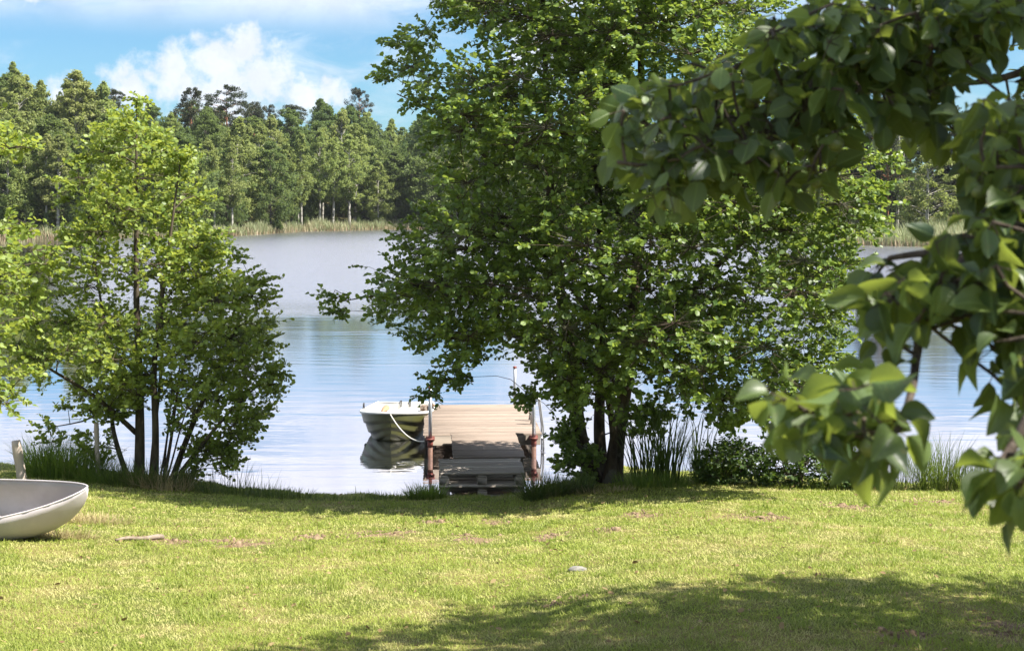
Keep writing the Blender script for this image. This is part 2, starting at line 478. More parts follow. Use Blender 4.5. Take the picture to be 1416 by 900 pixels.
def ground_material():
    m, T = new_mat('lawn_soil')
    pos = T.n('ShaderNodeTexCoord').outputs['Object']
    bare = T.n('ShaderNodeAttribute', attribute_name='bare').outputs['Fac']
    wet = T.n('ShaderNodeAttribute', attribute_name='wet').outputs['Fac']
    n = T.noise(pos, 0.9, 6.0, 0.65)
    f = T.noise(pos, 40.0, 5.0, 0.7)
    col = T.mix(T.ramp(n, 0.40, 0.62), (0.105, 0.130, 0.026), (0.26, 0.215, 0.085))
    col = T.mix(T.math('MULTIPLY', f, 0.5), col, (0.07, 0.06, 0.025))
    soil = T.mix(T.ramp(f, 0.35, 0.65), (0.12, 0.078, 0.045), (0.28, 0.20, 0.125))
    col = T.mix(T.ramp(T.math('ADD', bare, T.math('MULTIPLY', T.math('SUBTRACT', f, 0.5), 0.9)), 0.35, 0.6), col, soil)
    col = T.mix(wet, col, (0.055, 0.045, 0.025))
    b = T.n('ShaderNodeBump', {'Strength': 0.6, 'Distance': 0.03, 'Height': f})
    p = T.n('ShaderNodeBsdfPrincipled', {'Base Color': col, 'Roughness': 0.95, 'Specular IOR Level': 0.1, 'Normal': b.outputs[0]})
    T.n('ShaderNodeOutputMaterial', {'Surface': p.outputs[0]})
    return m

def water_material():
    m, T = new_mat('lake_water')
    pos = T.n('ShaderNodeNewGeometry').outputs['Position']
    sep = T.n('ShaderNodeSeparateXYZ', {0: pos})
    # wind: calm by this bank, ruffled farther out, with streaks
    sv = T.n('ShaderNodeVectorMath', {0: pos, 1: (0.035, 0.16, 1.0)}, operation='MULTIPLY').outputs[0]
    streak = T.noise(sv, 1.0, 4.0, 0.6)
    wind = T.ramp(T.math('ADD', sep.outputs[1], T.math('MULTIPLY', T.math('SUBTRACT', streak, 0.5), 22.0)), 48.0, 70.0)
    lee = T.ramp(T.math('DIVIDE', sep.outputs[0], sep.outputs[1]), -0.34, -0.27)
    wind = T.math('MULTIPLY', wind, lee)
    st2 = T.ramp(streak, 0.45, 0.7)
    w1 = T.n('ShaderNodeVectorMath', {0: pos, 1: (0.55, 1.9, 1.0)}, operation='MULTIPLY').outputs[0]
    near_w = T.noise(w1, 1.1, 3.0, 0.5)
    w2 = T.n('ShaderNodeVectorMath', {0: pos, 1: (0.9, 1.6, 1.0)}, operation='MULTIPLY').outputs[0]
    far_w = T.noise(w2, 1.6, 4.0, 0.6)
    h = T.math('ADD', T.math('MULTIPLY', near_w, T.math('ADD', 0.004, T.math('MULTIPLY', st2, 0.006))), T.math('MULTIPLY', T.math('MULTIPLY', far_w, wind), 0.12))
    b = T.n('ShaderNodeBump', {'Strength': 1.0, 'Distance': 1.0, 'Height': h})
    gl = T.n('ShaderNodeBsdfGlossy', {'Color': (0.99, 0.955, 1.0, 1.0), 'Roughness': T.math('ADD', T.math('MULTIPLY', T.ramp(sep.outputs[1], 27.0, 38.0, 0.012, 0.10), lee), T.math('MULTIPLY', wind, 0.13)), 'Normal': b.outputs[0]})
    df = T.n('ShaderNodeBsdfDiffuse', {'Color': (0.032, 0.038, 0.036, 1.0)})
    lw = T.n('ShaderNodeFresnel', {'IOR': 2.3, 'Normal': b.outputs[0]})
    mx = T.n('ShaderNodeMixShader', {0: T.math('ADD', T.math('MULTIPLY', lw.outputs[0], 0.9), 0.44, clamp=True), 1: df.outputs[0], 2: gl.outputs[0]})
    T.n('ShaderNodeOutputMaterial', {'Surface': mx.outputs[0]})
    return m

def forest_floor_material():
    m, T = new_mat('forest_floor')
    pos = T.n('ShaderNodeTexCoord').outputs['Object']
    n = T.noise(pos, 0.25, 6.0, 0.7)
    col = T.mix(T.ramp(n, 0.4, 0.6), (0.035, 0.05, 0.018), (0.10, 0.09, 0.04))
    p = T.n('ShaderNodeBsdfPrincipled', {'Base Color': col, 'Roughness': 1.0, 'Specular IOR Level': 0.0})
    T.n('ShaderNodeOutputMaterial', {'Surface': p.outputs[0]})
    return m

# ------------------------------------------------------------------ the ground on this side, the lake, the far shore

SHORE = [(-400, 632), (-60, 642), (60, 652), (150, 655), (250, 664), (330, 682), (430, 691), (520, 690), (590, 692), (640, 695), (735, 693), (765, 678), (795, 662),
         (830, 650), (870, 648), (960, 660), (1080, 668), (1200, 674), (1416, 676), (1800, 670)]
sh = np.array([tuple(P(px, py, HC * F / (py - YH)))[:2] for px, py in SHORE])
sh = np.vstack([[-80, 27.0], sh, [80, 25.0]])

def wob(x, y):
    return (np.sin(x * 1.7 + y * 0.6) + np.sin(x * 0.7 - y * 1.9 + 1.3) + np.sin(x * 3.3 + y * 2.7 + 0.4) * 0.5) / 2.5

def shore_s(x, y):
    return np.interp(x, sh[:, 0], sh[:, 1]) - y + 0.10 * np.sin(x * 5.1) + 0.06 * np.sin(x * 11.3 + 1)

_gx = np.linspace(-80, 80, 1601)
_gs = np.convolve(np.pad(np.interp(_gx, sh[:, 0], sh[:, 1]), 30, mode='edge'), np.hanning(61) / np.hanning(61).sum(), 'valid')

def ground_z(x, y):
    s = shore_s(np.asarray(x, float), np.asarray(y, float))
    land = 0.13 * (1 - np.exp(-np.maximum(s, 0) / 0.30)) + 0.105 * np.clip(np.minimum(np.interp(np.asarray(x, float), _gx, _gs) - y, s + 0.4), 0, 15.0)
    z = np.where(s > 0, land, np.maximum(0.45 * s, -1.2))
    return z + 0.018 * wob(x, y) * np.clip(s * 2, 0, 1)

def on_ground(px, py):
    d = 5.0
    while d < 40:
        p = P(px, py, d)
        if p.z <= float(ground_z(p.x, p.y)):
            break
        d += 0.02
    p = P(px, py, d)
    return Vector((p.x, p.y, float(ground_z(p.x, p.y))))

BARE = [(1050, 715, 60, 7), (885, 712, 40, 6), (330, 750, 60, 9), (225, 746, 60, 7), (530, 738, 60, 8), (655, 745, 40, 8), (690, 722, 30, 5), (840, 733, 30, 5),
        (1170, 701, 36, 5), (600, 722, 30, 4), (760, 742, 30, 5), (430, 742, 30, 6), (1290, 694, 40, 4), (780, 830, 40, 6), (1270, 880, 60, 10), (1385, 870, 50, 20)]
bare_w = []
for (px, py, rx, ry) in BARE:
    c = on_ground(px, py)
    c2 = on_ground(px, py + ry)
    bare_w.append((c.x, c.y, rx / F * c.y, max(0.12, abs(c.y - c2.y))))

def bare_at(x, y):
    b = np.zeros_like(np.asarray(x, float))
    for (cx, cy, rx, ry) in bare_w:
        q = ((x - cx) / rx) ** 2 + ((y - cy) / ry) ** 2
        b = np.maximum(b, np.exp(-q * 0.9))
    rag = 0.72 + 0.30 * np.sin(x * 9.1 + 2.0 * np.sin(y * 7.3)) + 0.30 * np.sin(y * 17.0 + 2.3 * np.sin(x * 5.7)) + 0.2 * np.sin(x * 31.0 + y * 23.0)
    return b * np.clip(rag, 0, 1)

def build_ground():
    xs = np.unique(np.concatenate([np.linspace(-80, -12, 30), np.linspace(-12, 12, 200), np.linspace(12, 80, 30)]))
    ys = np.unique(np.concatenate([np.linspace(-60, 6, 20), np.linspace(6, 26, 190), np.linspace(26, 34, 12)]))
    X, Y = np.meshgrid(xs, ys)
    Z = ground_z(X, Y)
    V = np.stack([X, Y, Z], -1).reshape(-1, 3)
    nx, ny = len(xs), len(ys)
    i = (np.arange(ny - 1)[:, None] * nx + np.arange(nx - 1)[None]).ravel()
    Fc = np.stack([i, i + 1, i + nx + 1, i + nx], 1)
    s = shore_s(X, Y).ravel()
    me = np_mesh('lawn', V, [Fc], True, {'bare': bare_at(X, Y).ravel(), 'wet': np.clip(1 - s / 0.35, 0, 1)})
    tag(link('lawn', me, None, ground_material()), kind='structure')

    w = np_mesh('lake', np.array([[-500, 12, 0], [500, 12, 0], [500, 420, 0], [-500, 420, 0]]), [np.array([[0, 1, 2, 3]])])
    tag(link('lake', w, None, water_material()), kind='structure')

build_ground()

FS = [(-1500, 326), (-100, 328), (100, 329), (240, 328), (330, 326), (420, 320), (560, 317), (700, 318), (900, 322), (1100, 332), (1190, 338), (1340, 341), (1500, 343), (2900, 345)]
def far_shore(px):
    y = np.interp(px, [a for a, _ in FS], [b for _, b in FS])
    return HC * F / (y - YH)

def far_z(px, rel):
    rel = np.asarray(rel, float)
    t = np.clip((rel - 8) / 85.0, 0, 1)
    t = t * t * (3 - 2 * t)
    hgt = np.interp(px, [-1500, 0, 150, 330, 620, 900, 1200, 2900], [18, 18, 16, 15, 14, 11, 9, 10])
    return np.where(rel < 0, 0.25 * rel, 0.30 + np.minimum(rel, 8) * 0.04) + t * hgt

def P_far(px, rel):
    d = float(far_shore(px)) + rel
    return Vector(((px - CX) / F * d, d, float(far_z(px, rel))))

def build_far_shore():
    pxs = np.linspace(-1500, 2900, 150)
    rel = np.concatenate([np.linspace(-3, 12, 12), np.linspace(15, 110, 24), np.linspace(130, 420, 6)])
    V = []
    for r in rel:
        for p in pxs:
            q = P_far(p, r)
            V.append((q.x, q.y, q.z))
    nx, ny = len(pxs), len(rel)
    i = (np.arange(ny - 1)[:, None] * nx + np.arange(nx - 1)[None]).ravel()
    me = np_mesh('far_hill', np.array(V), [np.stack([i, i + 1, i + nx + 1, i + nx], 1)], True)
    tag(link('far_hill', me, None, forest_floor_material()), kind='structure')

build_far_shore()

# ------------------------------------------------------------------ grass blades

BL_T = [(-0.5, 0, 0), (0.5, 0, 0), (0.34, 0.55, 0.05), (-0.34, 0.55, 0.05), (0, 1, 0.22)]
BL_F = [[(0, 1, 2, 3)], [(3, 2, 4)]]
LONG_T = [(-0.5, 0, 0), (0.5, 0, 0), (0.45, 0.35, 0.02), (-0.45, 0.35, 0.02), (0.32, 0.7, 0.10), (-0.32, 0.7, 0.10), (0, 0.97, 0.27)]
LONG_F = [[(0, 1, 2, 3), (3, 2, 4, 5)], [(5, 4, 6)]]

def blades(pos, height, width, lean, r, template=LONG_T, faces=LONG_F, out=None, tone=None):
    n = len(pos)
    a = r.uniform(0, 2 * np.pi, n)
    h = np.stack([np.cos(a), np.sin(a), np.zeros(n)], 1)
    if out is not None:
        h = unit(h * 0.6 + out)
    ax = unit(np.array([[0, 0, 1.0]]) + h * lean[:, None])
    nr = -h + 0.3 * r.normal(size=(n, 3))
    nr[:, 2] = 0.2
    # the template's +z bends the tip over, towards the lean
    return stamp(pos, ax, -nr, height, width, template, faces, r.uniform(0, 1, n) if tone is None else tone)

def join(parts):
    V, Fs, T_ = [], {}, []
    n = 0
    for (v, f, t) in parts:
        for a in f:
            Fs.setdefault(a.shape[1], []).append(a + n)
        V.append(v); T_.append(t); n += len(v)
    return np.concatenate(V), [np.concatenate(a) for a in Fs.values()], np.concatenate(T_)

def build_lawn_grass():
    r = np.random.default_rng(11)
    N = 640000
    d = 7.6 + (24.5 - 7.6) * r.uniform(0, 1, N) ** 1.15
    x = (r.uniform(-0.5, 0.5, N) * (1416 / F) * 1.40) * d + r.normal(0, 0.05, N)
    s = shore_s(x, d)
    b = bare_at(x, d)
    keep = (s > 0.05) & (r.uniform(0, 1, N) > b * 1.05)
    x, d, s = x[keep], d[keep], s[keep]
    n = len(x)
    tuft = np.clip(wob(x * 1.9 + 3, d * 2.3) * 0.5 + wob(x * 5.3, d * 6.1 + 2) * 0.5, -1, 1)
    edge = np.exp(-np.maximum(s, 0) / 0.5)
    hgt = r.uniform(0.018, 0.046, n) * (1 + 0.5 * tuft) + edge * r.uniform(0.0, 0.07, n)
    tall = r.uniform(0, 1, n) < 0.006
    hgt = np.where(tall, hgt * 2.1, hgt)
    wid = r.uniform(0.0035, 0.0065, n) * np.clip(d / 9.0, 1.0, 2.0)
    pos = np.stack([x, d, ground_z(x, d) - 0.003], 1)
    tn = np.clip(0.5 - 0.32 * tuft + r.normal(0, 0.17, n), 0, 1)
    p1 = blades(pos, hgt, wid, r.uniform(0.2, 1.8, n), r, BL_T, BL_F, tone=tn)
    # longer, darker tufts the mower missed
    tx, ty = [], []
    while len(tx) < 260:
        d1 = 7.6 + 12.5 * r.uniform() ** 0.9
        x1 = r.uniform(-0.4, 0.4) * d1
        if shore_s(x1, d1) > 0.4:
            m = int(r.integers(14, 60)); q = r.uniform(0.03, 0.11)
            tx.append(x1 + r.normal(0, q, m)); ty.append(d1 + r.normal(0, q, m))
    tx, ty = np.concatenate(tx), np.concatenate(ty)
    m = len(tx)
    p2 = blades(np.stack([tx, ty, ground_z(tx, ty) - 0.003], 1), r.uniform(0.045, 0.11, m), r.uniform(0.005, 0.009, m), r.uniform(0.1, 0.9, m), r, BL_T, BL_F, tone=r.uniform(0.0, 0.3, m))
    V, Fs, t = join([p1, p2])
    me = np_mesh('lawn_grass', V, Fs, False, {'tone': t})
    tag(link('lawn_grass', me, None, M_LAWN), 'short sunlit lawn grass sloping down to the lake', 'grass', kind='stuff')

build_lawn_grass()

def build_clods():
    r = np.random.default_rng(12)
    pos = []
    for (cx, cy, rx, ry) in bare_w:
        k = int(260 * rx)
        x, y = cx + r.normal(0, 0.55, k) * rx, cy + r.normal(0, 0.5, k) * ry
        g = r.uniform(0, 0.9, k) < bare_at(x, y)
        pos.append(np.stack([x[g], y[g], ground_z(x[g], y[g]) + 0.004], 1))
    pos = np.concatenate(pos)
    n = len(pos)
    T8 = np.array([(-1, -1, 0), (1, -1, 0), (1, 1, 0), (-1, 1, 0), (-0.5, -0.6, 1), (0.6, -0.5, 0.9), (0.5, 0.6, 1.1), (-0.6, 0.5, 0.8)], float)
    sz = r.lognormal(-4.85, 0.5, n)
    a = r.uniform(0, 6.28, n)
    jit = r.normal(0, 0.25, (n, 8, 3))
    v = T8[None] + jit
    x = v[..., 0] * np.cos(a)[:, None] - v[..., 1] * np.sin(a)[:, None]
    y = v[..., 0] * np.sin(a)[:, None] + v[..., 1] * np.cos(a)[:, None]
    V = pos[:, None] + np.stack([x * 1.3, y, v[..., 2] * 1.2 - 0.3], -1) * sz[:, None, None]
    f = np.array([(0, 1, 5, 4), (1, 2, 6, 5), (2, 3, 7, 6), (3, 0, 4, 7), (4, 5, 6, 7)])
    Fc = (f[None] + (np.arange(n) * 8)[:, None, None]).reshape(-1, 4)
    me = np_mesh('soil_crumbs', V.reshape(-1, 3), [Fc], False, {'tone': np.repeat(r.uniform(0, 1, n), 8)})
    tag(link('soil_crumbs', me, None, plain_mat('loose_soil', (0.13, 0.088, 0.055), 0.95, 0.0, (0.30, 0.22, 0.14), 18.0, 0.1)), 'loose brown soil crumbs on the bare spots of the lawn', 'soil', kind='stuff')

build_clods()

def build_litter():
    r = np.random.default_rng(14)
    n = 900
    d = 7.6 + 13 * r.uniform(0, 1, n)
    x = r.uniform(-0.40, 0.40, n) * d
    g = shore_s(x, d) > 0.3
    x, d = x[g], d[g]; n = len(x)
    pos = np.stack([x, d, ground_z(x, d) + r.uniform(0.012, 0.035, n)], 1)
    a = r.uniform(0, 6.28, n)
    ln = r.uniform(0.025, 0.06, n)
    V, Fs, t = stamp(pos, np.stack([np.cos(a), np.sin(a), r.normal(0, 0.3, n)], 1), np.array([0, 0, 1.0]) + r.normal(0, 0.4, (n, 3)), ln, ln * r.uniform(0.2, 0.8, n), LEAF_T, LEAF_F, r.uniform(0, 1, n))
    m = leaf_mat('dry_leaf', (0.14, 0.085, 0.04), (0.36, 0.27, 0.13), (0.3, 0.2, 0.1), 0.15, 0.7, 0.2, 1.0)
    tag(link('leaf_litter', np_mesh('leaf_litter', V, Fs, False, {'tone': t}), None, m), 'scattered dry fallen leaves on the lawn', 'fallen leaves', kind='stuff')

build_litter()

def tussock(name, px, py, n, rad, h0, h1, w, lean, mat, label, cat='grass clump', group=None, seed=1, flat=0.6):
    r = np.random.default_rng(seed)
    c = on_ground(px, py)
    root = empty(name, c, label, cat, group)
    a, q = r.uniform(0, 2 * np.pi, n), np.sqrt(r.uniform(0, 1, n)) * rad
    x, y = c.x + np.cos(a) * q, c.y + np.sin(a) * q * flat
    pos = np.stack([x, y, np.maximum(ground_z(x, y), -0.12) - 0.01], 1)
    o = np.stack([np.cos(a), np.sin(a), np.zeros(n)], 1) * (q / rad)[:, None]
    V, Fs, t = blades(pos, r.uniform(h0, h1, n), r.uniform(0.6, 1.2, n) * w, np.abs(r.normal(0, lean, n)), r, out=o)
    me = np_mesh('blades', V - np.array(c), Fs, False, {'tone': t})
    link('blades', me, root, mat)
    return root

# ------------------------------------------------------------------ trees

def poly_dist(pts, poly):
    """signed distance of 2-D points to a polygon, positive inside"""
    poly = np.asarray(poly, float)
    a, b = poly, np.roll(poly, -1, 0)
    ab = b - a
    ap = pts[:, None, :] - a[None]
    t = np.clip((ap * ab).sum(-1) / np.maximum((ab * ab).sum(-1), 1e-9), 0, 1)
    dist = np.linalg.norm(ap - t[..., None] * ab, axis=-1).min(1)
    x, y = pts[:, :1], pts[:, 1:]
    c = ((a[None, :, 1] > y) != (b[None, :, 1] > y)) & (x < (b[None, :, 0] - a[None, :, 0]) * (y - a[None, :, 1])
                                                       / np.where(np.abs(b[None, :, 1] - a[None, :, 1]) < 1e-9, 1e-9, b[None, :, 1] - a[None, :, 1]) + a[None, :, 0])
    ins = c.sum(1) % 2 == 1
    return np.where(ins, dist, -dist)

def smooth_path(pts, n):
    pts = np.asarray(pts, float)
    k = len(pts)
    out = []
    for u in np.linspace(0, k - 1, n):
        i = min(int(u), k - 2)
        f = u - i
        p0, p1, p2, p3 = pts[max(i - 1, 0)], pts[i], pts[i + 1], pts[min(i + 2, k - 1)]
        out.append(0.5 * ((2 * p1) + (-p0 + p2) * f + (2 * p0 - 5 * p1 + 4 * p2 - p3) * f * f + (-p0 + 3 * p1 - 3 * p2 + p3) * f ** 3))
    return np.array(out)

def crown_clusters(poly_px, d0, yc, thick, n, r, min_gap=0.42, r_edge=0.8, rmax=0.6, rmin=0.16, holes=(), inset=0.06, clump=None):
    poly = np.array([[P(a, b, d0).x, P(a, b, d0).z] for a, b in poly_px])
    lo, hi = poly.min(0), poly.max(0)
    got, rad = [], []
    tries = 0
    hl = [(P(a, b, d0).x, P(a, b, d0).z, rr / F * d0) for (a, b, rr) in holes]
    while len(got) < n and tries < 60:
        tries += 1
        q = r.uniform(lo, hi, (600, 2))
        ds = poly_dist(q, poly)
        for (x, z), s in zip(q, ds):
            if s < inset:
                continue
            if any((x - a) ** 2 + (z - b) ** 2 < c * c for a, b, c in hl):
                continue
            t = thick * math.sqrt(1 - (1 - min(1, s / (thick * 0.75))) ** 2)
            yy = r.uniform(-1, 1)
            if r.uniform() > 0.35 + 0.65 * abs(yy):
                continue
            p = np.array([x, d0 + yc + yy * t, z])
            if clump and s > 0.25 and mnoise.noise(Vector((p[0], p[1], p[2] * 1.3)) * clump[0]) < clump[1]:
                continue
            g = min_gap * (0.55 + 0.45 * min(1, s / 0.8))
            if got and np.min(np.linalg.norm(np.array(got) - p, axis=1)) < g:
                continue
            got.append(p)
            rad.append(float(np.clip(s * r_edge, rmin, rmax)))
            if len(got) >= n:
                break
    return np.array(got), np.array(rad)

def grow(mb, stems, centers, r, up_pen=0.8, arch=0.12, rscale=1.0, sides=5):
    """stems: list of (points, radii); each cluster centre gets a branch from the nearest wood"""
    nodes, nrad = [], []
    for pts, rads in stems:
        L = sum(np.linalg.norm(np.array(pts[i + 1]) - np.array(pts[i])) for i in range(len(pts) - 1))
        m = max(8, int(L / 0.12))
        pp = smooth_path(np.column_stack([np.array(pts, float), rads]), m)
        wig = np.column_stack([np.sin(np.linspace(0, 9, m) + r.uniform(0, 6)), np.cos(np.linspace(0, 7, m) + r.uniform(0, 6)), np.zeros(m)]) * 0.02
        wig *= np.linspace(0, 1, m)[:, None]
        q = pp[:, :3] + wig
        mb.tube([tuple(a) for a in q], list(np.maximum(pp[:, 3], 0.004)), 9)
        nodes += list(q[m // 8:]); nrad += list(pp[m // 8:, 3])
    nodes, nrad = np.array(nodes), np.array(nrad)
    dist = np.array([np.min(np.linalg.norm(nodes - c, axis=1)) for c in centers])
    for i in np.argsort(dist):
        c = centers[i]
        dv = np.linalg.norm(nodes - c, axis=1) + up_pen * np.maximum(0, nodes[:, 2] - c[2] + 0.05) + 0.5 * np.maximum(0, 0.008 - nrad) * 40
        j = int(np.argmin(dv))
        a = nodes[j]
        L = float(np.linalg.norm(c - a))
        if L < 0.05:
            continue
        mid = (a + c) / 2 + np.array([0, 0, arch * L]) + r.normal(0, 0.07 * L, 3)
        r0 = min(max(nrad[j] * 0.7, 0.005), (0.006 + 0.012 * L) * rscale)
        r1 = max(0.003, r0 * 0.35)
        m = max(4, int(L / 0.16))
        pp = smooth_path([a, mid, c], m)
        rr = np.linspace(r0, r1, m)
        mb.tube([tuple(v) for v in pp], list(rr), sides, cap=False)
        nodes = np.vstack([nodes, pp[1:]])
        nrad = np.concatenate([nrad, rr[1:]])
    return nodes, nrad

def foliage(mb, centers, rads, axis_xy, r, sprays=18, leaves=10, leaf=(0.06, 0.085), spray_len=0.24, flat=0.7, droop=0.1, tilt=0.6, wr=0.85, spread=1.0):
    Ps, Ds, cs = [], [], []
    for c, R in zip(centers, rads):
        n = max(4, int(sprays * (0.35 + 0.65 * min(1.5, (R / 0.45) ** 1.6))))
        v = unit(r.normal(size=(n, 3)))
        q = r.uniform(0.25, 1, n) ** 0.6
        q = np.where(r.uniform(0, 1, n) < 0.14, q * r.uniform(1.2, 1.75, n), q)
        p = c + v * (q * R * spread)[:, None] * np.array([1.15, 1.15, flat])
        outw = np.array([c[0] - axis_xy[0], c[1] - axis_xy[1], 0.0])
        outw = outw / max(np.linalg.norm(outw), 0.3)
        dd = unit(v * 0.8 + outw * 0.7 + np.array([0, 0, 0.15 - droop]) + r.normal(0, 0.3, (n, 3)))
        Ps.append(p); Ds.append(dd); cs.append(np.repeat(c[None], n, 0))
    Pp, D, Cc = np.concatenate(Ps), np.concatenate(Ds), np.concatenate(cs)
    sl = spray_len * r.uniform(0.7, 1.2, len(Pp))
    A = Pp - D * (sl * 0.5)[:, None]
    B = Pp + D * (sl * 0.5)[:, None]
    mb.prisms(A, B, 0.0028, 0.0012)
    far = np.linalg.norm(A - Cc, axis=1) > 0.10
    mb.prisms(Cc[far], A[far], 0.0042, 0.0028)
    n = len(Pp)
    f = np.tile(np.linspace(0.12, 1.0, leaves), n) + r.normal(0, 0.03, n * leaves)
    i = np.repeat(np.arange(n), leaves)
    pos = A[i] + (B[i] - A[i]) * f[:, None]
    sgn = np.tile(np.where(np.arange(leaves) % 2 == 0, 1.0, -1.0), n)
    up = np.array([0, 0, 1.0])
    sd = unit(np.cross(D[i], up) + 1e-3)
    ax = D[i] * r.uniform(0.2, 0.9, len(i))[:, None] + sd * (sgn * r.uniform(0.5, 1.0, len(i)))[:, None] + r.normal(0, 0.35, (len(i), 3)) + up * (-droop)
    nr = up + r.normal(0, tilt, (len(i), 3)) + D[i] * 0.25
    ln = r.uniform(leaf[0], leaf[1], len(i))
    ct = np.repeat(r.uniform(-0.22, 0.22, n), leaves)
    tone = np.clip(r.normal(0.45, 0.22, len(i)) + ct, 0, 1)
    return stamp(pos, ax, nr, ln, ln * wr, LEAF_T, LEAF_F, tone)

def make_tree(name, label, cat, base, stems, centers, rads, leafmat, barkmat, seed, group=None, axis=None, wood='trunk', **kw):
    r = np.random.default_rng(seed)
    root = empty(name, base, label, cat, group)
    mb = MB()
    gk = {k: kw.pop(k) for k in ('up_pen', 'arch', 'rscale') if k in kw}
    grow(mb, stems, centers, r, **gk)
    ax = axis if axis is not None else (base[0], base[1])
    V, Fs, t = foliage(mb, centers, rads, ax, r, **kw)
    mb.build(wood, barkmat, root, smooth=True)
    me = np_mesh('crown', V - np.array(base), Fs, False, {'tone': t})
    link('crown', me, root, leafmat)
    return root

def stem_px(rows, d0, y_off=0.0):
    """rows: (px, py, depth offset, radius) -> points, radii"""
    pts, rad = [], []
    for (a, b, dy, rr) in rows:
        q = P(a, b, d0)
        pts.append((q.x, d0 + dy + y_off, q.z)); rad.append(rr)
    return pts, rad

# ---- the large alder beside the jetty
def main_alder():
    b = on_ground(832, 668)
    d0 = b.y
    r = np.random.default_rng(21)
    poly = [(592, -60), (600, 0), (596, 30), (572, 50), (535, 90), (516, 120), (548, 150), (585, 165), (560, 185), (592, 215), (602, 270), (565, 310), (478, 335),
            (498, 352), (530, 362), (500, 385), (442, 400), (458, 440), (505, 445), (488, 490), (520, 508), (560, 498), (592, 480), (588, 525), (605, 555),
            (636, 545), (655, 505), (690, 480), (708, 520), (685, 565), (712, 572), (745, 545), (790, 560), (850, 575), (905, 560),
            (960, 575), (1010, 580), (1060, 600), (1110, 595), (1140, 560), (1120, 520), (1170, 510), (1130, 455), (1160, 420), (1190, 370), (1165, 340), (1205, 300), (1180, 270), (1205, 225),
            (1150, 180), (1130, 120), (1095, 60), (1060, 0), (1040, -60), (1010, -150), (930, -240), (800, -270), (690, -220), (610, -140)]
    C, R = crown_clusters(poly, d0, -0.85, 2.4, 490, r, 0.36, inset=0.09, clump=(0.95, -0.25), holes=((625, 60, 34), (665, 72, 32), (700, 70, 20), (622, 160, 14), (780, 12, 26), (720, 112, 16), (560, 430, 14), (760, 400, 16), (640, 380, 18), (1060, 300, 16), (960, 420, 16), (870, 120, 14)))
    stems = [
        stem_px([(846, 676, 0, 0.17), (852, 620, 0, 0.12), (862, 560, 0.05, 0.105), (872, 480, 0.1, 0.095), (880, 380, 0.2, 0.08), (892, 240, 0.2, 0.065), (888, 60, 0.1, 0.045), (900, -160, 0.1, 0.012)], d0),
        stem_px([(826, 676, 0.1, 0.14), (806, 620, 0.15, 0.11), (797, 560, 0.2, 0.095), (790, 480, 0.3, 0.085), (770, 360, 0.4, 0.07), (758, 200, 0.5, 0.055), (752, 40, 0.5, 0.035), (745, -170, 0.4, 0.01)], d0),
        stem_px([(836, 676, 0.25, 0.11), (832, 600, 0.5, 0.085), (836, 500, 0.8, 0.07), (834, 300, 1.0, 0.055), (820, 100, 1.0, 0.035), (810, -120, 0.9, 0.01)], d0),
        stem_px([(842, 676, -0.05, 0.09), (846, 610, -0.3, 0.055), (836, 540, -0.6, 0.045), (812, 430, -1.0, 0.036), (730, 330, -1.4, 0.025), (640, 280, -1.6, 0.010)], d0),
        stem_px([(872, 480, 0.1, 0.06), (930, 420, -0.3, 0.05), (1010, 340, -0.7, 0.035), (1090, 260, -0.9, 0.018), (1140, 220, -1.0, 0.008)], d0),
        stem_px([(876, 450, 0.1, 0.05), (940, 440, 0.6, 0.04), (1040, 440, 1.0, 0.025), (1130, 430, 1.2, 0.008)], d0),
        stem_px([(790, 490, 0.3, 0.05), (720, 430, -0.2, 0.04), (640, 400, -0.5, 0.028), (560, 400, -0.7, 0.016), (480, 412, -0.8, 0.006)], d0),
        stem_px([(772, 370, 0.4, 0.04), (700, 250, 0.2, 0.03), (620, 170, 0.0, 0.02), (550, 130, 0.0, 0.008)], d0),
        stem_px([(820, 640, 0.0, 0.03), (790, 600, -0.2, 0.02), (775, 590, -0.3, 0.008)], d0),
    ]
    # low suckers round the foot of the trunks
    poly2 = [(772, 655), (768, 600), (785, 570), (815, 590), (835, 640), (815, 668)]
    C2, R2 = crown_clusters(poly2, d0, -0.15, 0.35, 14, r, 0.2, rmax=0.25, rmin=0.12)
    poly3 = [(868, 600), (880, 560), (925, 560), (930, 600), (905, 620), (885, 630)]
    C3, R3 = crown_clusters(poly3, d0, 0.3, 0.3, 7, r, 0.2, rmax=0.2, rmin=0.1)
    make_tree('alder_tree', 'large dark green alder with several trunks beside the wooden jetty', 'tree', b, stems,
              np.vstack([C, C2, C3]), np.concatenate([R, R2, R3]), M_ALDER, M_BARK, 22, axis=(b.x + 0.1, b.y), sprays=27, leaves=11, leaf=(0.046, 0.085), tilt=0.9)
    return b

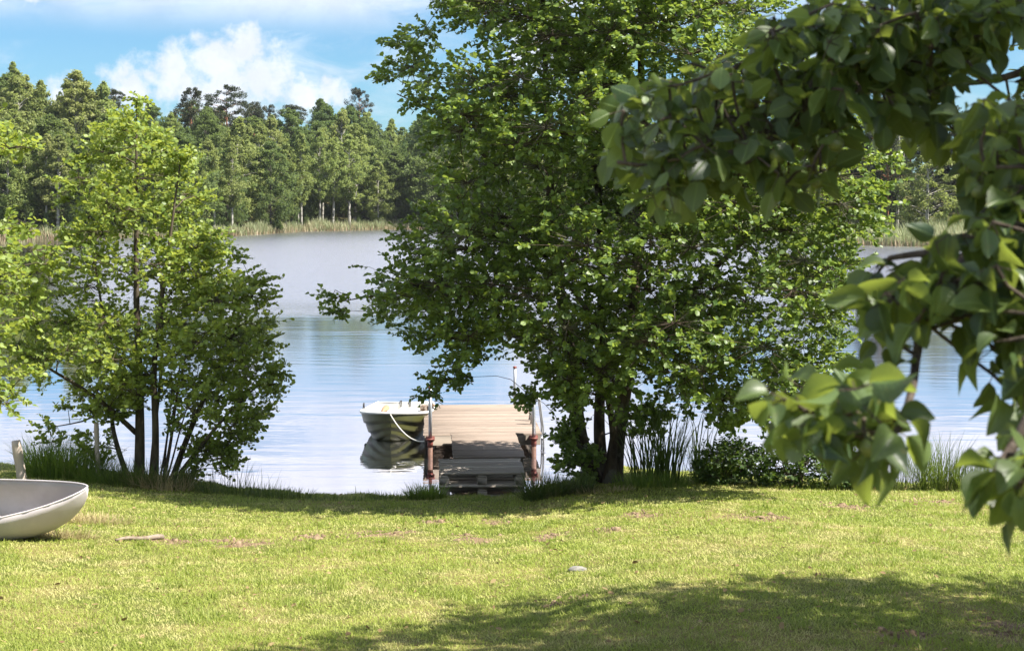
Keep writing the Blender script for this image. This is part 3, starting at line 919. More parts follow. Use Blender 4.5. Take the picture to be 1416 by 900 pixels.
def young_alder():
    b = on_ground(212, 664)
    d0 = b.y
    r = np.random.default_rng(31)
    poly = [(185, 122), (200, 160), (222, 168), (232, 205), (262, 200), (268, 235), (290, 262), (285, 300), (318, 318), (325, 355), (352, 385), (378, 420),
            (372, 455), (388, 480), (408, 505), (385, 530), (392, 570), (365, 585), (345, 615), (318, 655), (290, 640), (262, 620), (240, 590), (205, 560), (170, 560),
            (140, 590), (110, 575), (75, 560), (60, 530), (40, 500), (28, 470), (38, 430), (30, 395), (60, 370), (85, 330), (105, 300), (98, 258), (112, 225), (105, 205), (140, 185), (150, 150), (172, 140)]
    C, R = crown_clusters(poly, d0, 0.0, 1.6, 265, r, 0.25, rmax=0.36, rmin=0.12, clump=(1.4, -0.18))
    st = [
        stem_px([(192, 672, 0, 0.085), (192, 600, 0.05, 0.07), (190, 500, 0.1, 0.055), (186, 400, 0.1, 0.042), (186, 280, 0.05, 0.028), (190, 140, 0, 0.006)], d0),
        stem_px([(216, 672, -0.1, 0.06), (220, 590, -0.2, 0.05), (222, 500, -0.35, 0.04), (235, 400, -0.5, 0.03), (250, 300, -0.5, 0.018), (262, 215, -0.4, 0.006)], d0),
        stem_px([(234, 670, 0.1, 0.05), (262, 590, 0.2, 0.04), (300, 500, 0.3, 0.028), (340, 420, 0.3, 0.014), (360, 390, 0.3, 0.006)], d0),
        stem_px([(240, 668, -0.1, 0.04), (285, 610, -0.3, 0.03), (340, 550, -0.5, 0.018), (390, 505, -0.6, 0.006)], d0),
        stem_px([(180, 670, 0.0, 0.045), (150, 590, 0.2, 0.032), (152, 520, 0.3, 0.026), (130, 420, 0.4, 0.018), (110, 300, 0.4, 0.006)], d0),
        stem_px([(186, 600, 0.1, 0.04), (140, 545, -0.3, 0.03), (80, 500, -0.6, 0.016), (45, 470, -0.7, 0.006)], d0),
        stem_px([(205, 672, 0.1, 0.035), (206, 590, 0.4, 0.028), (210, 480, 0.6, 0.022), (200, 340, 0.7, 0.012), (160, 220, 0.5, 0.005)], d0),
        stem_px([(225, 672, 0.0, 0.03), (240, 600, -0.1, 0.022), (250, 520, -0.2, 0.014), (262, 460, -0.2, 0.006)], d0),
        stem_px([(150, 560, 0.2, 0.02), (120, 580, 0.0, 0.013), (70, 590, -0.1, 0.006)], d0),
    ]
    poly2 = [(245, 655), (280, 600), (330, 600), (325, 640), (290, 668)]
    C2, R2 = crown_clusters(poly2, d0, -0.1, 0.5, 10, r, 0.26, rmax=0.20, rmin=0.1)
    C3, R3 = crown_clusters([(60, 560), (180, 540), (190, 640), (150, 655), (110, 640)], d0, 0.1, 0.5, 13, r, 0.22, rmax=0.20, rmin=0.09)
    tips = np.array([st[k][0][-1] for k in range(len(st))])
    C3, R3 = np.vstack([C3, tips, tips - [0, 0, 0.2]]), np.concatenate([R3, np.full(2 * len(tips), 0.16)])
    for k in range(5):
        a = r.uniform(-60, 120)
        st.append(stem_px([(212 + 0.25 * a, 672, r.uniform(-0.3, 0.3), 0.016), (212 + 0.6 * a, 600, r.uniform(-0.4, 0.4), 0.012), (212 + a, 500, r.uniform(-0.6, 0.6), 0.005)], d0))
    make_tree('alder_tree', 'bright yellow green young alder with many thin stems beside the canoe', 'tree', b, st,
              np.vstack([C, C2, C3]), np.concatenate([R, R2, R3]), M_ALDER_Y, M_BARK_Y, 32, sprays=20, leaves=10, leaf=(0.048, 0.080), spray_len=0.27, droop=-0.10, tilt=1.0)

def edge_alder():
    d0 = 13.6
    q = P(-95, 700, d0)
    b = Vector((q.x, q.y, float(ground_z(q.x, q.y))))
    r = np.random.default_rng(41)
    poly1 = [(-260, 60), (-100, 20), (-20, 150), (20, 175), (50, 195), (72, 205), (40, 218), (5, 214), (-60, 250), (-260, 260)]
    poly2 = [(-260, 270), (-40, 290), (12, 290), (50, 308), (62, 330), (85, 345), (60, 372), (40, 410), (45, 450), (30, 480), (38, 520), (40, 560), (10, 590), (-40, 560), (-120, 600), (-260, 560)]
    C1, R1 = crown_clusters(poly1, d0, 0, 0.8, 95, r, 0.17, rmax=0.3, rmin=0.1)
    C2, R2 = crown_clusters(poly2, d0, 0, 1.1, 130, r, 0.22, rmax=0.3, rmin=0.1)
    st = [stem_px([(-95, 720, 0, 0.09), (-100, 560, 0, 0.07), (-90, 380, 0.1, 0.05), (-110, 200, 0.1, 0.03), (-120, 60, 0, 0.008)], d0),
          stem_px([(-85, 720, 0.1, 0.06), (-60, 560, -0.2, 0.045), (-30, 440, -0.3, 0.025), (0, 330, -0.4, 0.008)], d0),
          stem_px([(-95, 420, 0.1, 0.035), (-50, 290, 0.1, 0.02), (0, 210, 0.1, 0.010), (40, 205, 0, 0.004)], d0),
          stem_px([(-90, 560, 0, 0.035), (-50, 530, 0.2, 0.02), (0, 545, 0.2, 0.007)], d0)]
    make_tree('alder_tree', 'alder leaning in at the left edge of the lawn, only leafy branches in view', 'tree', b, st,
              np.vstack([C1, C2]), np.concatenate([R1, R2]), M_ALDER_Y, M_BARK_Y, 42, sprays=13, leaves=10, leaf=(0.044, 0.070), spray_len=0.22, tilt=0.7)

main_alder()
young_alder()
edge_alder()

# ---- the apple tree hanging into the picture from the right
APPLE_T, APPLE_Q = [], []
for i, (yy, ww) in enumerate([(0.0, 0.03), (0.12, 0.30), (0.30, 0.46), (0.50, 0.50), (0.70, 0.41), (0.87, 0.21), (1.0, 0.015)]):
    cz = -0.16 * yy * yy
    APPLE_T += [(-ww, yy, cz + 0.13 * ww), (-ww * 0.5, yy, cz + 0.045 * ww), (0, yy, cz - 0.02), (ww * 0.5, yy, cz + 0.045 * ww), (ww, yy, cz + 0.13 * ww)]
    if i:
        o = (i - 1) * 5
        APPLE_Q += [(o + k, o + k + 1, o + k + 6, o + k + 5) for k in range(4)]

def apple_tree():
    r = np.random.default_rng(51)
    base = Vector((4.6, 5.6, float(ground_z(4.6, 5.6))))
    root = empty('apple_tree', base, 'apple tree with small green apples hanging over the lawn from the right', 'tree')
    fork = (4.55, 5.6, 3.7)
    def ppx(rows):
        return [tuple(P(a, b, d)) for (a, b, d, _) in rows], [q[3] for q in rows]
    b1 = ppx([(1520, -60, 3.4, 0.030), (1416, -20, 3.2, 0.024), (1300, 15, 3.1, 0.018), (1235, 62, 3.0, 0.014), (1180, 118, 2.95, 0.011), (1140, 165, 2.9, 0.009), (1075, 190, 2.85, 0.007), (1000, 215, 2.8, 0.006), (930, 230, 2.75, 0.004), (868, 225, 2.7, 0.003)])
    b1b = ppx([(1235, 62, 3.0, 0.012), (1160, 70, 3.1, 0.010), (1085, 62, 3.15, 0.008), (1010, 95, 3.15, 0.006), (950, 130, 3.15, 0.004), (900, 160, 3.1, 0.003)])
    b1c = ppx([(1075, 190, 2.85, 0.006), (1010, 165, 2.95, 0.005), (950, 190, 3.0, 0.004), (890, 175, 3.0, 0.003)])
    b2 = ppx([(1560, 120, 3.0, 0.026), (1440, 235, 2.6, 0.020), (1390, 310, 2.45, 0.016), (1330, 375, 2.35, 0.012), (1285, 435, 2.3, 0.009), (1258, 490, 2.2, 0.007), (1240, 545, 2.1, 0.006), (1215, 600, 2.0, 0.004), (1150, 570, 1.95, 0.003)])
    b2b = ppx([(1330, 375, 2.35, 0.009), (1280, 350, 2.4, 0.007), (1235, 360, 2.45, 0.004)])
    b3 = ppx([(1600, 260, 2.4, 0.022), (1480, 420, 2.1, 0.016), (1440, 520, 1.95, 0.011), (1405, 610, 1.85, 0.006), (1385, 660, 1.8, 0.003)])
    b4 = ppx([(1520, 20, 3.4, 0.018), (1440, 82, 3.4, 0.012), (1380, 108, 3.35, 0.008), (1320, 118, 3.3, 0.005)])
    for br in (b1, b2, b3, b4):                                       # each limb starts at the fork of the trunk
        p0 = np.array(br[0][0])
        mid = (np.array(fork) * 0.5 + p0 * 0.5) + np.array([0.2, 0.1, 0.35])
        br[0][:0] = [fork, tuple(mid)]
        br[1][:0] = [0.06, 0.042]
    trunk = ([(4.62, 5.6, base.z - 0.1), (4.58, 5.62, base.z + 0.8), (4.6, 5.6, 3.1), fork], [0.19, 0.15, 0.14, 0.12])
    limbs = [([fork, (4.9, 6.8, 5.0), (5.0, 8.2, 5.9), (4.9, 9.3, 6.4)], [0.09, 0.07, 0.05, 0.015]),
             ([fork, (3.8, 6.3, 5.4), (2.6, 7.6, 6.4), (1.7, 8.4, 6.9)], [0.08, 0.06, 0.04, 0.012]),
             ([fork, (5.6, 6.2, 4.9), (7.0, 7.5, 5.5), (8.4, 8.2, 5.8)], [0.08, 0.06, 0.045, 0.015]),
             ([fork, (4.2, 5.3, 5.2), (3.2, 4.8, 6.4), (1.6, 4.6, 6.9)], [0.08, 0.055, 0.04, 0.012]),
             ([fork, (5.6, 4.8, 5.0), (6.6, 4.0, 6.0)], [0.07, 0.05, 0.015])]
    mb = MB()
    # leaf spurs in view: (outline in the photo, depth range, number)
    regions = [
        ([(828, 205), (862, 130), (905, 108), (960, 75), (1010, 70), (1050, 20), (1120, 5), (1200, -20), (1215, 90), (1170, 180), (1150, 240), (1090, 270), (1010, 250), (960, 262), (905, 285), (850, 250)], (2.65, 3.15), 175),
        ([(1180, -30), (1450, -30), (1450, 35), (1385, 45), (1345, 90), (1300, 130), (1330, 165), (1416, 165), (1450, 190), (1330, 205), (1260, 180), (1200, 160)], (2.7, 3.4), 155),
        ([(1330, 130), (1460, 60), (1460, 330), (1400, 340), (1340, 290), (1350, 215)], (2.3, 3.0), 66),
        ([(1185, 360), (1225, 340), (1300, 320), (1345, 300), (1450, 260), (1450, 470), (1380, 440), (1350, 470), (1300, 420), (1260, 460), (1215, 500), (1195, 420)], (2.1, 2.5), 58),
        ([(1375, 300), (1470, 280), (1470, 480), (1390, 450)], (2.2, 2.7), 26),
        ([(1395, 440), (1460, 420), (1460, 560), (1416, 560), (1345, 520), (1350, 490)], (2.0, 2.4), 14),
        ([(1060, 545), (1090, 510), (1150, 520), (1180, 490), (1240, 505), (1250, 570), (1240, 640), (1190, 640), (1120, 615)], (1.85, 2.2), 26),
        ([(1340, 670), (1385, 620), (1440, 590), (1440, 700), (1390, 690)], (1.7, 1.95), 8),
    ]
    cen = []
    for poly, (da, db), n in regions:
        pl = np.array(poly, float)
        k = 0
        while k < n:
            q = r.uniform(pl.min(0), pl.max(0), (1, 2))
            if poly_dist(q, pl)[0] < 8:
                continue
            cen.append(np.array(P(q[0, 0], q[0, 1], r.uniform(da, db))))
            k += 1
    cen = np.array(cen)
    nodes, nrad = grow(mb, [trunk] + limbs + [b1, b1b, b1c, b2, b2b, b3, b4], cen, r, up_pen=0.1, arch=0.05, rscale=0.45)
    # a whorl of leaves on every spur
    pos, ax, nr, ln, tn = [], [], [], [], []
    for c in cen:
        m = r.integers(3, 7)
        a0 = r.uniform(0, 6.28)
        for j in range(m):
            a = a0 + j * 2.4 + r.normal(0, 0.3)
            e = r.uniform(-1.35, 0.45)
            d = np.array([math.cos(a) * math.cos(e), math.sin(a) * math.cos(e), math.sin(e)])
            pos.append(c + d * r.uniform(0.006, 0.022) + r.normal(0, 0.012, 3))
            ax.append(d); nr.append(np.array([0, 0, 0.8]) + r.normal(0, 0.6, 3))
            ln.append(r.uniform(0.035, 0.065)); tn.append(np.clip(r.normal(0.42, 0.38), 0, 1))
    pos = np.array(pos)
    for p, a, l in zip(pos, ax, ln):
        pass
    mb.prisms(np.array([cen[np.argmin(np.linalg.norm(cen - p, axis=1))] for p in pos]), pos + np.array(ax) * 0.004, 0.0012, 0.0008)
    ln = np.array(ln)
    pos, ax, nr, tn = pos, np.array(ax), np.array(nr), np.array(tn)
    grp = np.sort(r.integers(0, 3, len(ln)))
    groups = []
    for g, (curl, fold) in enumerate(((0.5, 0.7), (1.4, 1.6), (2.6, 2.6))):
        T2 = np.array(APPLE_T)
        ww = np.abs(T2[:, 0])
        T2[:, 2] = -0.16 * curl * T2[:, 1] ** 2 + fold * 0.26 * ww ** 1.5 - 0.02 + 0.03 * np.sin(T2[:, 1] * 14) * ww * 2
        k = grp == g
        groups.append(stamp(pos[k], ax[k], nr[k], ln[k], ln[k] * r.uniform(0.60, 0.84, k.sum()), T2, [APPLE_Q], tn[k]))
    near = join(groups)
    # the rest of the crown, above and right of the picture: it throws the shade on the lawn
    cc = []
    tries = 0
    while len(cc) < 780 and tries < 60000:
        tries += 1
        p = np.array([r.uniform(0.8, 11), r.uniform(0.4, 10.8), r.uniform(3.6, 8.2)])
        e = ((p[0] - 6.0) / 4.9) ** 2 + ((p[1] - 5.2) / 5.5) ** 2 + ((p[2] - 6.2) / 1.9) ** 2
        if e > 1:
            continue
        sx, sy = CX + p[0] / p[1] * F, YH - (p[2] - HC) / p[1] * F
        m = 0.50 / p[1] * F
        if sx < 1416 + m and sy > -m:
            continue
        if cc and np.min(np.linalg.norm(np.array(cc) - p, axis=1)) < 0.42:
            continue
        cc.append(p)
    cc = np.array(cc)
    grow(mb, [], cc, r) if False else None
    V2, F2, t2 = foliage(mb, cc, np.full(len(cc), 0.42), (4.6, 5.6), r, sprays=20, leaves=10, leaf=(0.07, 0.10), spray_len=0.3, wr=0.62)
    # branches to the far clusters
    A, B = [], []
    nn = nodes[nodes[:, 0] > 0.5]
    for c in cc:
        j = int(np.argmin(np.linalg.norm(nn - c, axis=1)))
        A.append(nn[j]); B.append(c)
        nn = np.vstack([nn, c[None], ((nn[j] + c) / 2)[None]])
    mb.prisms(np.array(A), np.array(B), 0.016, 0.008)
    mb.build('trunk', M_BARK_A, root, smooth=True)
    V, Fs, t = join([near, (V2, F2, t2)])
    nl, nr_ = len(ln), len(t) - len(near[2])
    T_ = np.array(APPLE_T)
    lu = np.concatenate([np.tile(np.abs(np.tile([-1, -0.5, 0, 0.5, 1], len(T_) // 5)) * np.repeat(np.abs(T_[4::5, 0]), 5), nl), np.full(nr_, 0.25)])
    lv = np.concatenate([np.tile(T_[:, 1], nl), np.full(nr_, 0.2)])
    link('crown', np_mesh('crown', V - np.array(base), Fs, True, {'tone': t, 'lu': lu, 'lv': lv}), root, M_APPLE)
    # small green apples
    am = MB()
    V, Fc = [], []
    nu, nv = 14, 9
    for i in range(nv + 1):
        th = math.pi * i / nv
        rr = math.sin(th) * (1.0 + 0.06 * math.cos(th))
        zz = math.cos(th) * 0.92 - 0.22 * math.exp(-(rr / 0.28) ** 2) * (1 if th < 1.5 else -0.7)
        for k in range(nu):
            a = 2 * math.pi * k / nu
            V.append((rr * math.cos(a), rr * math.sin(a), zz))
    for i in range(nv):
        for k in range(nu):
            Fc.append((i * nu + k, i * nu + (k + 1) % nu, (i + 1) * nu + (k + 1) % nu, (i + 1) * nu + k))
    am.add(np.array(V), Fc, 0.5)
    am.tube([(0, 0, 0.6), (0.05, 0, 1.2), (0.15, 0.02, 1.9)], [0.07, 0.06, 0.06], 5, 0.2)
    ame = am.mesh('apple', True)
    ame.materials.append(M_APPLEF)
    idx = r.choice(len(cen), 58, replace=False)
    for i in idx:
        o = link('apple', ame, root)
        rr = r.uniform(0.0125, 0.0175)
        p = cen[i] + np.array([r.normal(0, 0.012), r.normal(0, 0.012), -0.022])
        o.location = Vector(p) - base
        o.scale = (rr, rr, rr)
        o.rotation_euler = (r.normal(0, 0.4), r.normal(0, 0.4), r.uniform(0, 6))

apple_tree()

# ------------------------------------------------------------------ far wood: prototypes, then copies

def taper(q, a, b):
    q = min(1.0, max(0.0, q))
    m = a / (a + b)
    return (q / m) ** a * ((1 - q) / (1 - m)) ** b

def far_proto(kind, seed):
    """returns (crown mesh, trunk mesh), height 1 unit = 10 m"""
    r = np.random.default_rng(seed)
    H = 10.0
    cl, cr = [], []
    tb = MB()
    if kind == 'birch':
        n, lo, wid, qs, tm = 190, 0.10, r.uniform(1.8, 2.4), (0.11, 0.21), M_BIRCH_B
        pa, pb = r.uniform(0.35, 0.6), r.uniform(0.8, 1.2); prof = lambda t: taper((t - lo) / (1.01 - lo), pa, pb)
    elif kind == 'slim_birch':
        n, lo, wid, qs, tm = 130, 0.30, r.uniform(1.2, 1.7), (0.11, 0.21), M_BIRCH_B
        pa, pb = r.uniform(0.4, 0.6), r.uniform(0.75, 1.1); prof = lambda t: taper((t - lo) / (1.01 - lo), pa, pb)
    elif kind == 'round':
        n, lo, wid, qs, tm = 230, 0.03, r.uniform(2.4, 3.2), (0.12, 0.23), M_GREY_B
        pa, pb = r.uniform(0.3, 0.5), r.uniform(0.6, 0.95); prof = lambda t: taper((t - lo) / (1.01 - lo), pa, pb)
    elif kind == 'spruce':
        n, lo, wid, qs, tm = 120, 0.06, 1.9, (0.16, 0.30), M_GREY_B
        prof = lambda t: max(0.03, (1.0 - t) ** 0.9)
    elif kind == 'pine':
        n, lo, wid, qs, tm = 84, 0.42, 2.1, (0.13, 0.24), M_PINE_B
        prof = lambda t: math.sin(math.pi * min(1, max(0, (t - lo) / (1.06 - lo))) ** 0.7) ** 0.6
    elif kind == 'bare':
        n, lo, wid, qs, tm = 14, 0.6, 1.1, (0.14, 0.22), M_BIRCH_B
        prof = lambda t: math.sin(math.pi * min(1, max(0, (t - lo) / (1.02 - lo))) ** 0.8)
    else:  # bush
        n, lo, wid, qs, tm = 46, 0.0, 6.0, (0.3, 0.55), M_GREY_B
        prof = lambda t: math.sqrt(max(0, 1 - t * t * 0.96))
    bend = r.normal(0, 0.25, 2)
    cen = lambda t: np.array([bend[0] * math.sin(t * 2.5), bend[1] * math.sin(t * 2.1 + 0.5), t * H])
    ph = r.uniform(0, 6.28, 3)
    while len(cl) < n:
        t = r.uniform(lo, 0.99)
        a = r.uniform(0, 6.28)
        lump = 1 + 0.26 * math.sin(2 * a + ph[0] + t * 7) + 0.20 * math.sin(3 * a + ph[1] - t * 13) + r.normal(0, 0.12)
        R = wid * prof(t) * lump
        q = r.uniform(0.2, 1) ** 0.5
        c = cen(t) + np.array([math.cos(a), math.sin(a), 0]) * R * q
        if kind == 'spruce':
            c[2] -= R * q * 0.25
        cl.append(c)
        cr.append(0.20 * wid ** 0.5 * r.uniform(0.4, 1.3) * (0.35 + 0.65 * prof(t)) * (1.15 if kind == 'pine' else 1) * (1.6 if kind == 'bush' else 1))
    cl, cr = np.array(cl), np.array(cr)
    per = {'birch': 62, 'slim_birch': 56, 'round': 70, 'spruce': 70, 'pine': 95, 'bare': 40, 'bush': 60}[kind]
    v = unit(r.normal(size=(len(cl), per, 3)))
    q = r.uniform(0.1, 1, (len(cl), per, 1)) ** 0.5
    fl = np.array([1.15, 1.15, 0.55 if kind in ('pine', 'spruce') else 0.85])
    pos = (cl[:, None] + v * q * cr[:, None, None] * fl * 1.45).reshape(-1, 3)
    vv = v.reshape(-1, 3)
    m = len(pos)
    ax = vv * 0.6 + r.normal(0, 0.6, (m, 3))
    if 'birch' in kind:
        ax[:, 2] -= 0.7
    nr = vv * 0.5 + np.array([0, 0, 0.6]) + r.normal(0, 0.55, (m, 3))
    ln = r.uniform(qs[0], qs[1], m)
    tone = np.clip(np.repeat(r.normal(0.45, 0.18, len(cl)), per) + r.normal(0, 0.18, m), 0, 1)
    w = ln * (0.42 if kind in ('pine', 'spruce') else 0.75)
    V, Fs, t = stamp(pos, ax, nr, ln, w, CLUMP_T, CLUMP_F, tone)
    crown = np_mesh(kind + '_crown', V, Fs, False, {'tone': t})
    crown.materials.append(M_PINE_F if kind in ('pine', 'spruce') else (M_ROUND_F if kind in ('round', 'bush') else M_BIRCH_F))
    k = 9
    top = 0.86 if kind != 'bush' else 0.5
    tw = {'pine': 0.16, 'slim_birch': 0.15, 'birch': 0.14, 'bare': 0.14}.get(kind, 0.13)
    tb.tube([tuple(cen(top * i / k) + (np.array([0, 0, -0.4]) if i == 0 else 0)) for i in range(k + 1)], [tw * (1 - 0.9 * i / k) + 0.012 for i in range(k + 1)], 7)
    if kind == 'bare':
        tb.tube([(0.0, 0, 3.2), (-0.5, 0.1, 5.0), (-1.0, 0.2, 7.4)], [0.09, 0.07, 0.02], 6)
        tb.tube([(0.02, 0, 4.5), (0.4, 0.1, 6.0), (0.6, 0.0, 8.4)], [0.07, 0.05, 0.02], 6)
    for c in cl[::2]:
        t0 = max(0.05, min(0.9, c[2] / H - 0.07))
        a = cen(t0)
        tb.tube([tuple(a), tuple((a + c) / 2 + np.array([0, 0, 0.1])), tuple(c)], [0.035, 0.025, 0.012], 4, cap=False)
    tmesh = tb.mesh(kind + '_trunk', True)
    tmesh.materials.append(tm)
    return crown, tmesh

PROTO = {k: [far_proto(k, 100 + 7 * i + 3 * len(k)) for i in range(n)]
         for k, n in (('birch', 5), ('slim_birch', 3), ('round', 5), ('spruce', 2), ('pine', 4), ('bare', 1), ('bush', 2))}
FAR_NAME = {'birch': 'birch_tree', 'slim_birch': 'birch_tree', 'round': 'broadleaf_tree', 'spruce': 'spruce_tree', 'pine': 'pine_tree', 'bare': 'birch_tree', 'bush': 'bush'}
fr = np.random.default_rng(77)

def far_tree(kind, px, rel, h, label, group, wide=1.0, v=None):
    cm, tm = PROTO[kind][int(fr.integers(len(PROTO[kind]))) if v is None else v]
    p = P_far(px, rel)
    root = empty(FAR_NAME[kind], p, label, 'bush' if kind == 'bush' else 'tree', group)
    s = h / 10.0
    rz = fr.uniform(0, 6.28)
    for nm, me in (('crown', cm), ('trunk', tm)):
        o = link(nm, me, root)
        o.scale = (s * wide, s * wide, s)
        o.rotation_euler = (0, 0, rz)
    return root

def top_to_h(px, rel, ytop):
    p = P_far(px, rel)
    return HC + (YH - ytop) / F * p.y - p.z

SKY = [(-200, 95), (0, 100), (30, 112), (60, 122), (100, 100), (140, 112), (165, 135), (220, 150), (250, 140), (290, 150), (330, 155), (380, 165), (420, 158), (460, 160), (520, 155), (560, 160), (620, 170), (900, 180), (1150, 165), (1300, 150), (1500, 140)]
def sky_y(px):
    return float(np.interp(px, [a for a, _ in SKY], [b for _, b in SKY]))

def zone(px):
    if px < 130: return 'left of the young alder'
    if px < 325: return 'behind the young alder'
    if px < 640: return 'between the two alders'
    if px < 1150: return 'behind the large alder'
    return 'at the right'

def far_wood():
    # trees one can tell apart
    T_ = far_tree
    T_('round', 374, 3, top_to_h(374, 3, 196), 'dense rounded green tree standing on the far shore beside the open water', None, 1.0, 0)
    T_('slim_birch', 417, 3, top_to_h(417, 3, 184), 'slim pale birch with long bare trunk right of rounded shore tree', None, 0.8, 0)
    T_('birch', 103, 34, top_to_h(103, 34, 97), 'tall olive birch topping the skyline left of the young alder', None, 1.25, 0)
    T_('birch', 22, 30, top_to_h(22, 30, 98), 'tallest birch at the left end of the far skyline', None, 1.0, 1)
    T_('birch', 58, 32, top_to_h(58, 32, 110), 'pointed birch on the skyline between two taller birches at the left', None, 0.85, 2)
    T_('birch', 142, 33, top_to_h(142, 33, 112), 'olive birch at the right shoulder of the tall left birches', None, 0.9, 1)
    T_('pine', 311, 60, top_to_h(311, 60, 118), 'almost black pine on the far skyline under the white cloud', None, 1.15, 0)
    T_('pine', 268, 58, top_to_h(268, 58, 122), 'brownish pine on the far skyline left of the black pine', None, 1.0, 1)
    T_('pine', 352, 62, top_to_h(352, 62, 146), 'thin topped pine on the far skyline right of the black pine', None, 0.8, 2)
    T_('pine', 494, 64, top_to_h(494, 64, 122), 'lone ragged pine standing above the far skyline near the large alder', None, 0.7, 1)
    T_('round', 403, 50, top_to_h(403, 50, 150), 'dark round topped tree on the skyline above the slim birch', None, 1.1, 1)
    T_('round', 445, 52, top_to_h(445, 52, 152), 'dark green broad tree on the skyline left of the lone pine', None, 0.9, 2)
    T_('birch', 1281, 8, top_to_h(1281, 8, 170), 'sunlit birch with white leaning trunk behind the reeds at right', None, 1.25, 0)
    T_('bare', 1241, 12, top_to_h(1241, 12, 150), 'forked white birch with few leaves left of the sunlit birch', None, 0.9, 0)
    T_('pine', 1220, 16, top_to_h(1220, 16, 120), 'pine with a straight red trunk beside the forked white birch', None, 0.8, 0)
    rows = [(4, 27, 0.0), (13, 29, 0.1), (24, 30, 0.28), (38, 32, 0.55), (54, 34, 0.85), (72, 36, 1.0)]
    kinds = [('birch', 'slim_birch', 'slim_birch', 'slim_birch', 'round'), ('birch', 'slim_birch', 'birch', 'round'), ('birch', 'round', 'birch', 'round'),
             ('round', 'birch', 'birch', 'round'), ('pine', 'round', 'birch', 'round', 'birch'), ('pine', 'round', 'birch', 'round', 'round')]
    desc = {'birch': 'pale green birch', 'slim_birch': 'slim white stemmed birch', 'round': 'rounded broadleaf tree', 'pine': 'dark pine', 'spruce': 'dark pointed spruce'}
    where = ['at the far water edge', 'in the far wood', 'in mid far wood', 'higher in the far wood', 'near the far skyline', 'on the far skyline']
    for ri, (rel, step, up) in enumerate(rows):
        px = -130.0
        while px < 1560:
            mid = 640 < px < 1130
            right = px >= 1130
            st = step * (1.9 if mid else (1.35 if right else 1.0))
            x = px + fr.uniform(-0.3, 0.3) * st
            px += st
            if ri == 0 and (345 < x < 405 or 1160 < x):
                continue
            if 1262 < x < 1400 and ri in (1, 2):
                continue
            if right and ri == 1 and fr.uniform() < 0.5:
                continue
            k = kinds[ri][int(fr.integers(len(kinds[ri])))]
            if right and ri >= 1:
                k = ('pine', 'spruce', 'spruce', 'round', 'pine')[int(fr.integers(5))]
            if x < 200 and ri in (3, 4):
                k = ('birch', 'round', 'birch')[int(fr.integers(3))]
            lowy = 205 + 14 * math.sin(x * 0.05) if not right else 190
            if x < 150: lowy = 190
            yt = lowy * (1 - up) + (sky_y(x) + 10) * up - 10 + fr.uniform(-26, 22)
            h = top_to_h(x, rel, yt)
            if k in ('pine', 'spruce') and h < 9: h *= 1.15
            far_tree(k, x, rel + fr.uniform(-3, 3) * (0.5 if ri == 0 else 1), max(5.0, h), f'{desc[k]} {where[ri]} {zone(x)}', 'trees of the far wood', fr.uniform(0.8, 1.25))
    # bushes along the far water edge
    for x in list(np.arange(-60, 640, 33)) + list(np.arange(1180, 1440, 40)):
        x = float(x) + fr.uniform(-12, 12)
        far_tree('bush', x, (2.6 if x < 900 else 9) + fr.uniform(0, 3), fr.uniform(2.0, 4.2), 'low leafy bush on the far shore ' + zone(x), 'bushes on the far shore', fr.uniform(0.35, 0.6))

far_wood()

def far_reeds():
    r = np.random.default_rng(88)
    parts, low = [], []
    for (a, b, n, da, db, h0, h1) in ((-150, 330, 5500, -2.0, 2.5, 1.1, 1.9), (320, 425, 2600, -2.0, 3.0, 1.1, 1.9), (425, 720, 7000, -2.5, 5.0, 1.2, 2.1), (700, 1160, 4500, -3, 3, 1.6, 2.6), (1120, 1560, 12000, -4.0, 9.0, 1.7, 2.9)):
        px = r.uniform(a, b, n)
        rel = r.uniform(da, db, n)
        d = far_shore(px) + rel
        pos = np.stack([(px - CX) / F * d, d, np.maximum(far_z(px, rel), -0.05)], 1)
        k = 0.80 + 0.22 * np.sin(px * 0.11) * np.sin(px * 0.037 + 1) + 0.14 * np.sin(px * 0.31 + rel)
        gap = r.uniform(0, 1, n) < np.clip(0.75 + 0.6 * np.sin(px * 0.083 + 2) * np.sin(px * 0.21 + rel * 0.7), 0.12, 1)
        px, rel, d, pos, k = px[gap], rel[gap], d[gap], pos[gap], k[gap]
        n = len(px)
        parts.append(blades(pos, r.uniform(h0, h1, n) * k, r.uniform(0.05, 0.10, n), np.abs(r.normal(0, 0.16, n)), r, BL_T, BL_F))
        m = n // 2
        low.append(blades(pos[:m] - np.array([0, 1.0, 0.0]), r.uniform(0.4, 1.1, m), r.uniform(0.06, 0.11, m), np.abs(r.normal(0, 0.15, m)), r, BL_T, BL_F))
    V, Fs, t = join(parts)
    o = link('reeds', np_mesh('reeds', V, Fs, False, {'tone': t}), None, M_REEDS)
    tag(o, 'belt of pale tall reeds along the far shore', 'reeds', kind='stuff')
    V, Fs, t = join(low)
    o = link('dead_reeds', np_mesh('dead_reeds', V, Fs, False, {'tone': t}), None, M_REEDB)
    tag(o, 'brown dead reed stalks at the foot of the far reed belt', 'reeds', kind='stuff')

far_reeds()

# ------------------------------------------------------------------ jetty, gangway, pallets

